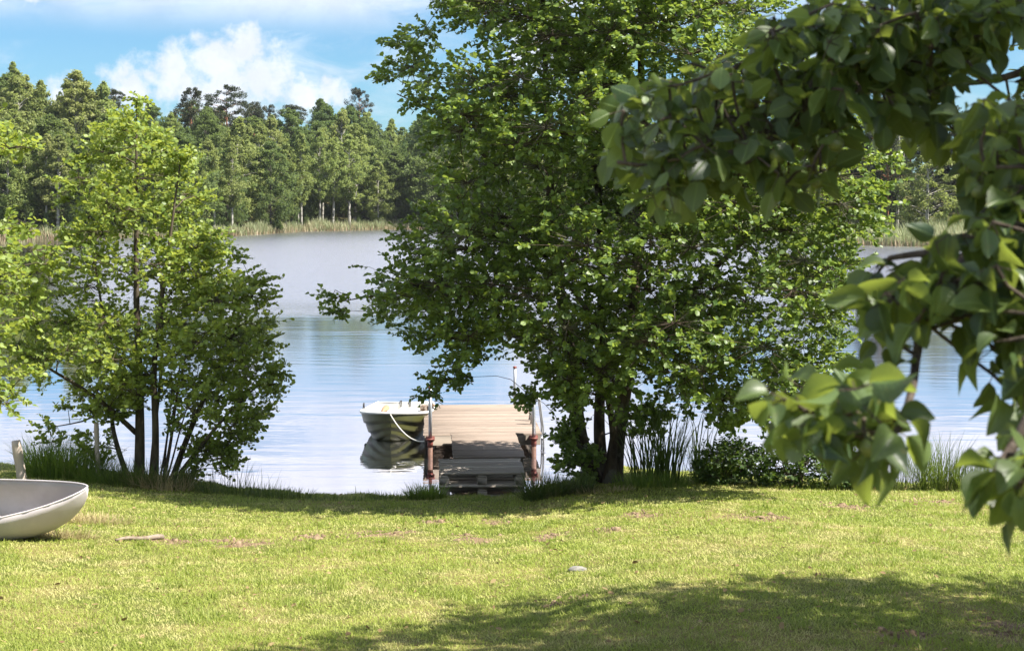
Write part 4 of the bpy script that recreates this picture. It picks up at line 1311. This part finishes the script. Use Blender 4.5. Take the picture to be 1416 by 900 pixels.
JA = math.atan2(0.0525, 1.0)                       # the jetty points slightly to the left
def jetty():
    o = Vector((-1.49, 24.6, 0.0))
    root = empty('jetty', o, 'square wooden swimming jetty standing in the lake on steel posts', 'jetty', None, JA)
    W, L, Z = 1.98, 3.6, 0.40
    r = np.random.default_rng(3)
    m = MB()
    n = 26
    for i in range(n):
        y0 = L * i / n
        m.box((-0.02 + r.uniform(-0.008, 0.008), y0 + 0.009, Z - 0.03 + r.uniform(-0.003, 0.003)), (W + 0.02 + r.uniform(-0.008, 0.008), y0 + L / n - 0.006, Z + r.uniform(-0.002, 0.003)), r.uniform(0.2, 0.95))
    m.build('deck', M_DECK, root, local=True)
    m = MB()
    for x0 in (0.0, W * 0.5 - 0.03, W - 0.06):
        m.box((x0, 0.05, Z - 0.19), (x0 + 0.06, L - 0.05, Z - 0.034), r.uniform(0.2, 0.7))
    m.box((0.0, -0.002, Z - 0.20), (W, 0.046, Z - 0.034), 0.6)
    m.box((0.0, L - 0.046, Z - 0.20), (W, L, Z - 0.034), 0.5)
    m.build('frame', M_BEAM, root, local=True)
    # steel posts with red collars and caps
    for (x, y, top, show) in ((0.10, -0.10, 1.19, 1), (W - 0.12, -0.08, 1.15, 1), (W - 0.24, L + 0.06, 1.10, 0)):
        m = MB()
        m.tube([(x, y, -1.3), (x, y, 0.30)], [0.036, 0.036], 12)
        m.tube([(x, y, 0.302), (x, y, top)], [0.031, 0.031], 12)
        post = m.build('post', M_GALV, root, local=True, smooth=False)
        c = MB()
        c.tube([(x, y, 0.315), (x, y, 0.345)], [0.072, 0.072], 14)
        c.tube([(x, y, 0.2), (x, y, 0.314)], [0.048, 0.048], 12)
        c.box((x - 0.075, y + 0.03, 0.295), (x + 0.075, y + 0.098, 0.365))
        cb = c.mesh('collar'); cb.materials.append(M_RED)
        q = bpy.data.objects.new('collar', cb); COL.objects.link(q); q.parent = post
        if True:
            k = MB()
            k.tube([(x, y, top), (x, y, top + 0.02), (x, y, top + 0.035)], [0.040, 0.040, 0.025], 12)
            km = k.mesh('cap'); km.materials.append(M_RED)
            q = bpy.data.objects.new('cap', km); COL.objects.link(q); q.parent = post
    # brown lower sleeves of the front posts
    for x in (0.10, W - 0.12):
        m = MB()
        m.tube([(x, -0.1 if x < 1 else -0.08, -0.8), (x, -0.1 if x < 1 else -0.08, 0.199)], [0.044, 0.044], 12)
        m.build('sleeve', M_RUST, root, local=True)
    # swimming ladder on the right-hand side
    m = MB()
    for y in (0.95, 1.40):
        m.tube([(W - 0.10, y, Z + 0.02), (W - 0.05, y, Z + 0.40), (W + 0.00, y, Z + 0.50), (W + 0.06, y, Z + 0.44), (W + 0.12, y, Z - 0.05), (W + 0.14, y, -0.55)], [0.019] * 6, 10)
    for z in (0.12, -0.12, -0.36):
        m.box((W + 0.10, 0.95, z), (W + 0.16, 1.40, z + 0.03), bev=0.004)
    m.build('ladder', M_GALV, root, local=True, smooth=True)
    return root

def gangway():
    o = Vector((-0.885, 21.72, 0.0))
    root = empty('gangway', o, 'narrow plank gangway leading from the bank pallets out to the jetty', 'gangway', None, JA)
    W, L = 1.087, 2.87
    r = np.random.default_rng(4)
    z0, z1 = 0.505, 0.425
    sl = math.atan2(z1 - z0, L)
    M = Matrix.Translation((0, 0, z0)) @ Matrix.Rotation(sl, 4, 'X')
    m = MB()
    n = 20
    for i in range(n):
        y0 = L * i / n
        m.box((r.uniform(-0.012, 0.008), y0 + 0.006, -0.028), (W + r.uniform(-0.008, 0.012), y0 + L / n - 0.006, r.uniform(-0.003, 0.003)), r.uniform(0.2, 0.95), M)
    m.build('deck', M_DECK, root, local=True)
    m = MB()
    for x0 in (0.03, W - 0.09):
        m.box((x0, 0.02, -0.17), (x0 + 0.06, L - 0.04, -0.032), r.uniform(0.3, 0.6), M)
    m.build('beam', M_BEAM, root, local=True)
    return root

def pallet(z_top, x0, y0, W, D, label, h_block, seed, dark=1.0):
    r = np.random.default_rng(seed)
    root = empty('pallet', Vector((x0, y0, 0)), label, 'pallet', None, JA + (0.0 if seed == 5 else 0.012))
    m = MB()
    n = 8
    for i in range(n):
        a = D * i / n
        dz = r.uniform(-0.004, 0.005)
        m.box((r.uniform(-0.015, 0.01), a + 0.016, z_top - 0.03 + dz), (W + r.uniform(-0.01, 0.015), a + D / n - 0.014, z_top + dz), r.uniform(0.1, 0.9))
    m.build('top_boards', M_PALLET, root, local=True)
    m = MB()
    for x in (0.0, W / 2 - 0.06, W - 0.12):
        m.box((x, 0.0, z_top - 0.062), (x + 0.12, D, z_top - 0.036), r.uniform(0.2, 0.7))
    m.build('stringer', M_PALLET, root, local=True)
    for x in (0.0, W / 2 - 0.07, W - 0.14):
        for y in (0.004, D / 2 - 0.06, D - 0.125):
            m = MB()
            m.box((x, y, z_top - 0.062 - h_block), (x + 0.14, y + 0.12, z_top - 0.064), r.uniform(0.1, 0.8))
            m.build('block', M_PALLET, root, local=True)
    m = MB()
    for y in (-0.004, D / 2 - 0.07, D - 0.13):
        m.box((-0.005, y, z_top - 0.064 - h_block - 0.034), (W + 0.005, y + 0.14, z_top - 0.064 - h_block), r.uniform(0.5, 1.0))
    m.build('bottom_boards', M_PALLET, root, local=True)
    return root

jetty()
gangway()
pallet(0.487, -1.03, 20.52, 1.215, 1.18, 'weathered grey pallet, upper one of the stack at the shore end of the gangway', 0.105, 5)
pallet(0.283, -1.02, 20.56, 1.20, 1.12, 'half sunken pallet underneath the weathered grey pallet on the bank', 0.07, 6)

# ------------------------------------------------------------------ boats

def rowing_boat():
    bow = Vector(((540 - CX) / F * 26.2, 26.2, 0))
    root = empty('rowing_boat', bow, 'olive green rowing boat with white inside moored left of the jetty', 'boat', None, -0.03)
    L = 2.62
    NS, NA = 22, 24
    lap = [0.0, 0.30, 0.56, 0.80, 1.0]
    def half_beam(s):                              # s: 0 bow, 1 stern
        return 0.655 * min(1.0, (1 - (1 - min(1, s / 0.40)) ** 2.4)) ** 0.50 * (1 - 0.16 * max(0, (s - 0.5) / 0.5) ** 2) if s > 0 else 0.0
    def sheer(s):
        return 0.345 + 0.165 * (1 - s) ** 1.9
    def keel(s):
        return -0.15 + 0.20 * max(0.0, 1 - s / 0.16) ** 2.0
    edges = [0.0, 0.34, 0.58, 0.80, 1.0]
    prof = []
    for e0, e1 in zip(edges[:-1], edges[1:]):
        prof += [(e0 + (e1 - e0) * f, (1 - f) if e0 > 0 else 0.0) for f in (0.0, 0.33, 0.67, 1.0)]
    prof = [(-a, o) for a, o in reversed(prof)] + prof
    NA = len(prof) - 1
    def section(s, inset=0.0):
        hb, zs, zk = max(0.016, half_beam(s) - inset), sheer(s), keel(s) + inset * 0.8
        out = []
        for u, o in prof:
            a = abs(u)
            xx = hb * (a ** 0.40) * (0.84 + 0.16 * a) + (0.026 * o * min(1.0, s / 0.03) if inset == 0 else 0)
            out.append((math.copysign(xx, u) if a > 0 else 0.0, s * L - (0.012 * o if inset == 0 else 0), zk + (zs - zk) * (a ** 1.6)))
        return out
    ss = [0.0, 0.008, 0.02, 0.04, 0.07, 0.11, 0.16, 0.22, 0.29, 0.36, 0.44, 0.52, 0.60, 0.68, 0.76, 0.84, 0.92, 1.0]
    V = [p for s in ss for p in section(s)]
    Fc = [(i * (NA + 1) + k, i * (NA + 1) + k + 1, (i + 1) * (NA + 1) + k + 1, (i + 1) * (NA + 1) + k) for i in range(len(ss) - 1) for k in range(NA)]
    m = MB(); m.add(V, Fc)
    e = (len(ss) - 1) * (NA + 1)
    m.add([V[e + k] for k in range(NA + 1)], [tuple(range(NA + 1))])
    m.add(V[:NA + 1], [tuple(reversed(range(NA + 1)))])
    m.build('hull', M_HULL, root, local=True)
    V = [p for s in ss[5:] for p in section(s, 0.04)]
    m = MB(); m.add(V, [tuple(reversed(f)) for f in Fc[:(len(ss) - 6) * NA]])
    e = (len(ss) - 6) * (NA + 1)
    m.add([(a, b - 0.05, c) for (a, b, c) in [V[e + k] for k in range(NA + 1)]], [tuple(range(NA + 1))])
    m.build('inner_shell', M_WHITE, root, smooth=True, local=True)
    m = MB()
    rail = [section(s)[0] for s in reversed(ss)] + [section(s)[-1] for s in ss]
    m.tube([(x, y, z + 0.012) for (x, y, z) in rail], [0.026] * len(rail), 8)
    q = section(1.0)
    m.tube([(q[0][0], q[0][1], q[0][2] + 0.012), (0, L, q[0][2] + 0.0), (q[-1][0], q[-1][1], q[-1][2] + 0.012)], [0.026] * 3, 8)
    m.build('gunwale', M_WHITE, root, smooth=True, local=True)
    for s, w in ((0.40, 0.22), (0.66, 0.24), (0.93, 0.34)):
        m = MB(); hb = half_beam(s) - 0.05
        m.box((-hb, s * L - w / 2, 0.20), (hb, s * L + w / 2 - 0.02, 0.235))
        m.build('seat', M_WHITE, root, local=True)
    m = MB()
    m.box((-0.20, 0.16, 0.415), (0.20, 0.42, 0.435))
    m.build('fore_deck', M_WHITE, root, local=True)
    for sx in (-1, 1):
        m = MB(); s = 0.5
        x = sx * (half_beam(s) + 0.005); z = sheer(s) - 0.012
        m.box((x - 0.02, s * L - 0.05, z + 0.03), (x + 0.02, s * L + 0.05, z + 0.065))
        m.tube([(x, s * L - 0.035, z + 0.06), (x, s * L - 0.045, z + 0.11), (x, s * L - 0.03, z + 0.15)], [0.011] * 3, 8)
        m.tube([(x, s * L + 0.035, z + 0.06), (x, s * L + 0.045, z + 0.11), (x, s * L + 0.03, z + 0.15)], [0.011] * 3, 8)
        m.build('rowlock', M_DARK, root, local=True)
    for sx in (-0.09, 0.09):
        m = MB()
        m.box((sx - 0.02, L - 0.06, 0.28), (sx + 0.02, L + 0.03, 0.40))
        m.build('bracket', M_DARK, root, local=True)
    # an oar lying along the right side, its handle over the rail
    R = Matrix.Translation(bow) @ Matrix.Rotation(-0.03, 4, 'Z')
    for (side, lab) in ((1, 'wooden oar lying along the jetty side of the rowing boat'), (-1, 'wooden oar lying along the open water side of the rowing boat')):
        a = R @ Vector((side * 0.70, 1.05, 0.53)) if side > 0 else R @ Vector((side * 0.40, 0.8, 0.27))
        b = R @ Vector((side * 0.36, 2.45, 0.275))
        d = (b - a)
        m = MB()
        m.tube([a, a + d * 0.06], [0.020, 0.020], 10)
        m.tube([a + d * 0.061, a + d * 0.7], [0.024, 0.021], 10)
        m.tube([a + d * 0.70, a + d * 0.76, a + d * 0.86, a + d * 0.98, a + d], [0.021, 0.045, 0.062, 0.066, 0.05], 10)
        oe = empty('oar', a, lab, 'oar')
        m.build('shaft', M_OAR, oe, smooth=True)
    # mooring line to the jetty
    p0 = bow + Vector((0.0, -0.03, 0.505))
    p1 = Vector((-1.46, 24.75, 0.26))
    pts = []
    for i in range(15):
        t = i / 14
        q = p0.lerp(p1, t)
        q.z -= 0.55 * t * (1 - t) * 1.15
        q.z = max(q.z, 0.012)
        pts.append(q)
    m = MB(); m.tube(pts, [0.011] * len(pts), 6)
    tag(m.build('mooring_rope', M_ROPE, None, smooth=True), 'pale mooring rope hanging from the bow of the rowing boat', 'rope')

rowing_boat()

def canoe():
    ang = math.radians(1)
    d = 14.6
    tip = P(128, 669, d)
    root = empty('canoe', Vector((tip.x - 2.36, d, float(ground_z(tip.x - 1.6, d - 0.05)) - 0.015)), 'dull aluminium canoe lying on the dry grass at the left edge', 'canoe')
    root.rotation_euler = (math.radians(24), 0.0, ang)
    Lh = 2.36
    NA = 22
    ss = np.concatenate([-np.array([1.0, 0.992, 0.975, 0.95, 0.91, 0.85, 0.77, 0.66, 0.52, 0.36, 0.18]), [0.0], np.array([0.18, 0.36, 0.52, 0.66, 0.77, 0.85, 0.91, 0.95, 0.975, 0.992, 1.0])])
    def hb(s): return 0.46 * max(0.0, 1 - abs(s) ** 2.5) ** 0.72 + 0.006
    def gun(s): return 0.37 + 0.19 * abs(s) ** 3.2
    def keel(s):
        q = min(1.0, max(0, (abs(s) - 0.62) / 0.38))
        return 0.53 * (1 - max(0.0, 1 - q ** 2.6) ** 0.62)
    def sec(s):
        out = []
        for k in range(NA + 1):
            th = math.pi * k / NA
            cx = math.cos(th); sx = math.sin(th)
            x = -math.copysign(abs(cx) ** 0.92, cx) * hb(s)
            zz = gun(s) - (gun(s) - min(keel(s), gun(s) - 0.004)) * sx ** 0.82
            tuck = 0.94 + 0.06 * sx
            out.append((s * Lh, x * tuck, zz))
        return out
    V = [p for s in ss for p in sec(s)]
    n1 = NA + 1
    Fc = [(i * n1 + k, (i + 1) * n1 + k, (i + 1) * n1 + k + 1, i * n1 + k + 1) for i in range(len(ss) - 1) for k in range(NA)]
    m = MB(); m.add(V, Fc)
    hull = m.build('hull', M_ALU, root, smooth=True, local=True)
    so = hull.modifiers.new('thickness', 'SOLIDIFY'); so.thickness = 0.006
    for j in (0, NA):
        m = MB()
        pts = [sec(s)[j] for s in ss]
        m.tube([(x, y, z + 0.004) for (x, y, z) in pts], [0.009] * len(pts), 8)
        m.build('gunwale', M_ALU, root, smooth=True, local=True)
    for s in (-0.45, 0.02, 0.42):
        m = MB()
        b = hb(s) * 0.93
        m.box((s * Lh - 0.05, -b, gun(s) - 0.05), (s * Lh + 0.05, b, gun(s) - 0.025))
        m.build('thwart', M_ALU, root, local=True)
    return root

canoe()

# ------------------------------------------------------------------ posts, small things on the bank

def wooden_post(px_t, py_t, px_b, py_b, r, label, seed):
    b = on_ground(px_b, py_b)
    t = P(px_t, py_t, b.y)
    root = empty('wooden_post', b, label, 'post')
    rr = np.random.default_rng(seed)
    n = 10
    pts = [(b.x + (t.x - b.x) * i / n + rr.normal(0, 0.003), b.y + rr.normal(0, 0.003), b.z - 0.15 + (t.z - b.z + 0.15) * i / n) for i in range(n + 1)]
    m = MB()
    m.tube(pts, [r * rr.uniform(0.94, 1.06) for _ in range(n)] + [r * 0.9], 11)
    m.build('shaft', M_POSTW, root, smooth=False)

wooden_post(22, 609, 33, 664, 0.066, 'thick pale leaning post behind the canoe', 1)
wooden_post(133, 585, 136, 664, 0.035, 'thin upright wooden post in the bank grass right of the canoe', 2)

tussock('grass_tussock', 92, 661, 900, 0.55, 0.35, 0.75, 0.010, 0.40, M_TUSS, 'lush green grass tussock between the two wooden posts', seed=5)
tussock('grass_tussock', 60, 655, 350, 0.35, 0.3, 0.7, 0.009, 0.45, M_TUSS, 'feathery grass tussock right behind the thick leaning post', seed=6)
tussock('grass_tussock', 150, 668, 420, 0.45, 0.12, 0.38, 0.010, 0.5, M_TUSS, 'low weedy tussock at the foot of the thin upright post', seed=7)
tussock('grass_tussock', 205, 672, 800, 0.62, 0.15, 0.50, 0.009, 0.7, M_RUSH, 'brown green tussock round the stems of the young alder', seed=8)
tussock('grass_tussock', 225, 676, 380, 0.45, 0.12, 0.35, 0.009, 0.8, M_DRYG, 'straw coloured tussock in front of the young alder stems', seed=9)
tussock('grass_tussock', 330, 684, 420, 0.65, 0.08, 0.26, 0.008, 0.5, M_RUSH, 'dark low tussock at the waterline right of the young alder', seed=10, flat=0.3)
tussock('grass_tussock', 385, 689, 300, 0.5, 0.06, 0.22, 0.008, 0.5, M_RUSH, 'small dark tussock at the waterline nearest the boat', seed=12, flat=0.3)
tussock('rush_clump', 300, 676, 60, 0.6, 0.25, 0.6, 0.007, 0.15, M_RUSH, 'sparse thin rushes in the water under the young alder', 'rushes', seed=13, flat=0.3)
tussock('rush_clump', 352, 682, 34, 0.5, 0.2, 0.5, 0.006, 0.2, M_RUSH, 'few thin rushes in the water right of the young alder', 'rushes', seed=14, flat=0.3)
tussock('grass_tussock', 590, 690, 620, 0.26, 0.10, 0.30, 0.010, 0.6, M_TUSS, 'rounded yellow green tussock left of the pallets', seed=15)
tussock('grass_tussock', 545, 691, 300, 0.45, 0.05, 0.17, 0.008, 0.5, M_RUSH, 'low dark tussock on the shore left of the rounded tussock', seed=16, flat=0.35)
tussock('grass_tussock', 752, 689, 640, 0.28, 0.14, 0.46, 0.010, 0.6, M_RUSH, 'dark tussock right of the pallets', seed=17)
tussock('grass_tussock', 785, 682, 520, 0.36, 0.10, 0.34, 0.010, 0.6, M_RUSH, 'dark low tussock between the pallets and the alder trunks', seed=18)
tussock('reed_clump', 905, 668, 110, 0.34, 0.6, 1.45, 0.020, 0.16, M_RUSH, 'tall dark bulrush clump just right of the alder trunks', 'reeds', seed=19)
tussock('reed_clump', 925, 668, 46, 0.20, 0.7, 1.40, 0.022, 0.18, M_RUSH, 'dense bulrush clump between two looser bulrush clumps', 'reeds', seed=20)
tussock('reed_clump', 968, 664, 26, 0.20, 0.8, 1.35, 0.020, 0.30, M_RUSH, 'loose bulrush clump with bent leaves left of the dark bush', 'reeds', seed=23)
tussock('grass_tussock', 900, 673, 520, 0.55, 0.08, 0.32, 0.010, 0.5, M_TUSS, 'bright green tussock at the foot of the bulrushes', seed=24, flat=0.4)
tussock('grass_tussock', 990, 668, 420, 0.30, 0.3, 0.75, 0.009, 0.28, M_TUSS, 'tall yellowing grass tussock at the left side of the dark bush', seed=25)
tussock('rush_clump', 1297, 678, 420, 0.34, 0.35, 0.95, 0.009, 0.26, M_RUSH, 'tall fanned rush clump at the water edge under the apple branches', 'rushes', seed=26)
tussock('rush_clump', 1345, 679, 300, 0.34, 0.2, 0.62, 0.009, 0.34, M_RUSH, 'shorter rush clump right of the tall fanned rushes', 'rushes', seed=27)
tussock('rush_clump', 1385, 679, 260, 0.34, 0.2, 0.55, 0.009, 0.32, M_RUSH, 'rush clump at the right edge of the shore', 'rushes', seed=28)
tussock('rush_clump', 1235, 677, 220, 0.42, 0.2, 0.75, 0.007, 0.30, M_RUSH, 'sparse feathery rush clump right of the dark bush', 'rushes', seed=29)
tussock('grass_tussock', 1180, 676, 480, 0.8, 0.06, 0.26, 0.009, 0.5, M_RUSH, 'low dark tussock along the front of the dark bush', seed=30, flat=0.25)
tussock('grass_tussock', 836, 680, 300, 0.40, 0.03, 0.14, 0.008, 1.1, M_DRYG, 'dry straw heap at the foot of the alder trunks', seed=32, flat=0.5)
tussock('grass_tussock', 50, 742, 1300, 0.62, 0.05, 0.17, 0.006, 0.9, M_DRYG, 'dry straw grass along the underside of the canoe', seed=33, flat=0.22)
tussock('grass_tussock', 128, 722, 1000, 0.45, 0.04, 0.17, 0.006, 0.9, M_DRYG, 'dry straw grass round the pointed end of the canoe', seed=34, flat=0.6)

tussock('grass_tussock', 205, 722, 700, 0.75, 0.02, 0.07, 0.006, 1.3, M_DRYG, 'flat dry straw patch on the lawn between the canoe and the fallen stick', seed=35, flat=0.5)

tussock('grass_tussock', 470, 692, 200, 0.5, 0.04, 0.14, 0.008, 0.6, M_RUSH, 'sparse low weeds on the shore straight below the rowing boat', seed=36, flat=0.3)
tussock('grass_tussock', 668, 693, 200, 0.5, 0.03, 0.10, 0.008, 0.6, M_TUSS, 'short grass tuft at the front edge of the pallets', seed=37, flat=0.2)

def shrubs():
    defs = [([(965, 668), (960, 635), (985, 610), (1010, 600), (1040, 612), (1062, 630), (1070, 668)], 1015, 669, 0.6, 46, 'dark leafy bush left of centre in the thicket beside the bulrushes', 61),
            ([(1040, 670), (1050, 620), (1085, 595), (1120, 600), (1160, 620), (1175, 650), (1170, 672)], 1105, 672, 0.6, 60, 'dark broad bush behind the lowest apple leaves', 62),
            ([(1150, 674), (1160, 640), (1190, 632), (1215, 650), (1222, 674)], 1185, 675, 0.45, 24, 'small dark bush at the right end of the thicket', 63)]
    for poly, px, py, th, n, lab, seed in defs:
        b = on_ground(px, py)
        r = np.random.default_rng(seed)
        C, R = crown_clusters(poly, b.y, 0.1, th, n, r, 0.17, rmax=0.24, rmin=0.09)
        st = []
        for k in range(5):
            a = px + r.uniform(-25, 25)
            st.append(stem_px([(px + r.uniform(-8, 8), py + 4, r.uniform(-0.1, 0.1), 0.016), (a, py - 30, r.uniform(-0.2, 0.2), 0.010), (a + r.uniform(-20, 20), py - 55, r.uniform(-0.3, 0.3), 0.004)], b.y))
        make_tree('bush', lab, 'bush', b, st, C, R, M_SHRUB, M_BARK_Y, seed + 10, sprays=20, leaves=8, leaf=(0.04, 0.07), spray_len=0.16, wr=0.6, wood='stem')

shrubs()

def small_things():
    # dead stick by the canoe
    m = MB()
    a, b = on_ground(160, 750), on_ground(226, 745)
    pts = [a.lerp(b, t) + Vector((0, 0.03 * math.sin(t * 5), 0.025 + 0.008 * math.sin(t * 9))) for t in np.linspace(0, 1, 9)]
    m.tube(pts, [0.012, 0.016, 0.018, 0.019, 0.021, 0.022, 0.026, 0.030, 0.026], 8)
    tag(m.build('fallen_stick', M_STICK, None, smooth=True), 'pale dead stick lying on the grass right of the canoe', 'stick')
    # flat stone in the lawn
    c = on_ground(798, 789)
    m = MB(); V, Fc = [], []
    r = np.random.default_rng(9)
    for i in range(7):
        th = math.pi * i / 6
        for k in range(12):
            an = 2 * math.pi * k / 12
            q = 1 + 0.12 * math.sin(3 * an + i) + r.normal(0, 0.03)
            V.append((c.x + 0.085 * math.sin(th) * math.cos(an) * q, c.y + 0.06 * math.sin(th) * math.sin(an) * q, c.z + 0.012 + 0.028 * math.cos(th)))
    for i in range(6):
        for k in range(12):
            Fc.append((i * 12 + k, i * 12 + (k + 1) % 12, (i + 1) * 12 + (k + 1) % 12, (i + 1) * 12 + k))
    m.add(V, Fc)
    tag(m.build('stone', M_STONE, None, smooth=True), 'flat pale stone in the middle of the sunlit lawn', 'stone')

small_things()

# ------------------------------------------------------------------ the air over the lake

def build_haze():
    m, T = new_mat('haze')
    v = T.n('ShaderNodeVolumePrincipled', {'Color': (0.86, 0.91, 0.97), 'Density': 0.00010, 'Anisotropy': 0.3})
    T.n('ShaderNodeOutputMaterial', {'Volume': v.outputs[0]})
    mb = MB()
    x0, x1, y0, y1, z0, z1 = -420, 720, -62, 700, -5, 70
    mb.add([(x0, y0, z0), (x1, y0, z0), (x1, y1, z0), (x0, y1, z0), (x0, y0, z1), (x1, y0, z1), (x1, y1, z1), (x0, y1, z1)],
           [(0, 3, 2, 1), (4, 5, 6, 7), (0, 1, 5, 4), (1, 2, 6, 5), (2, 3, 7, 6), (3, 0, 4, 7)])
    tag(mb.build('haze', m), 'thin summer haze over the lake', 'haze', kind='stuff')

build_haze()
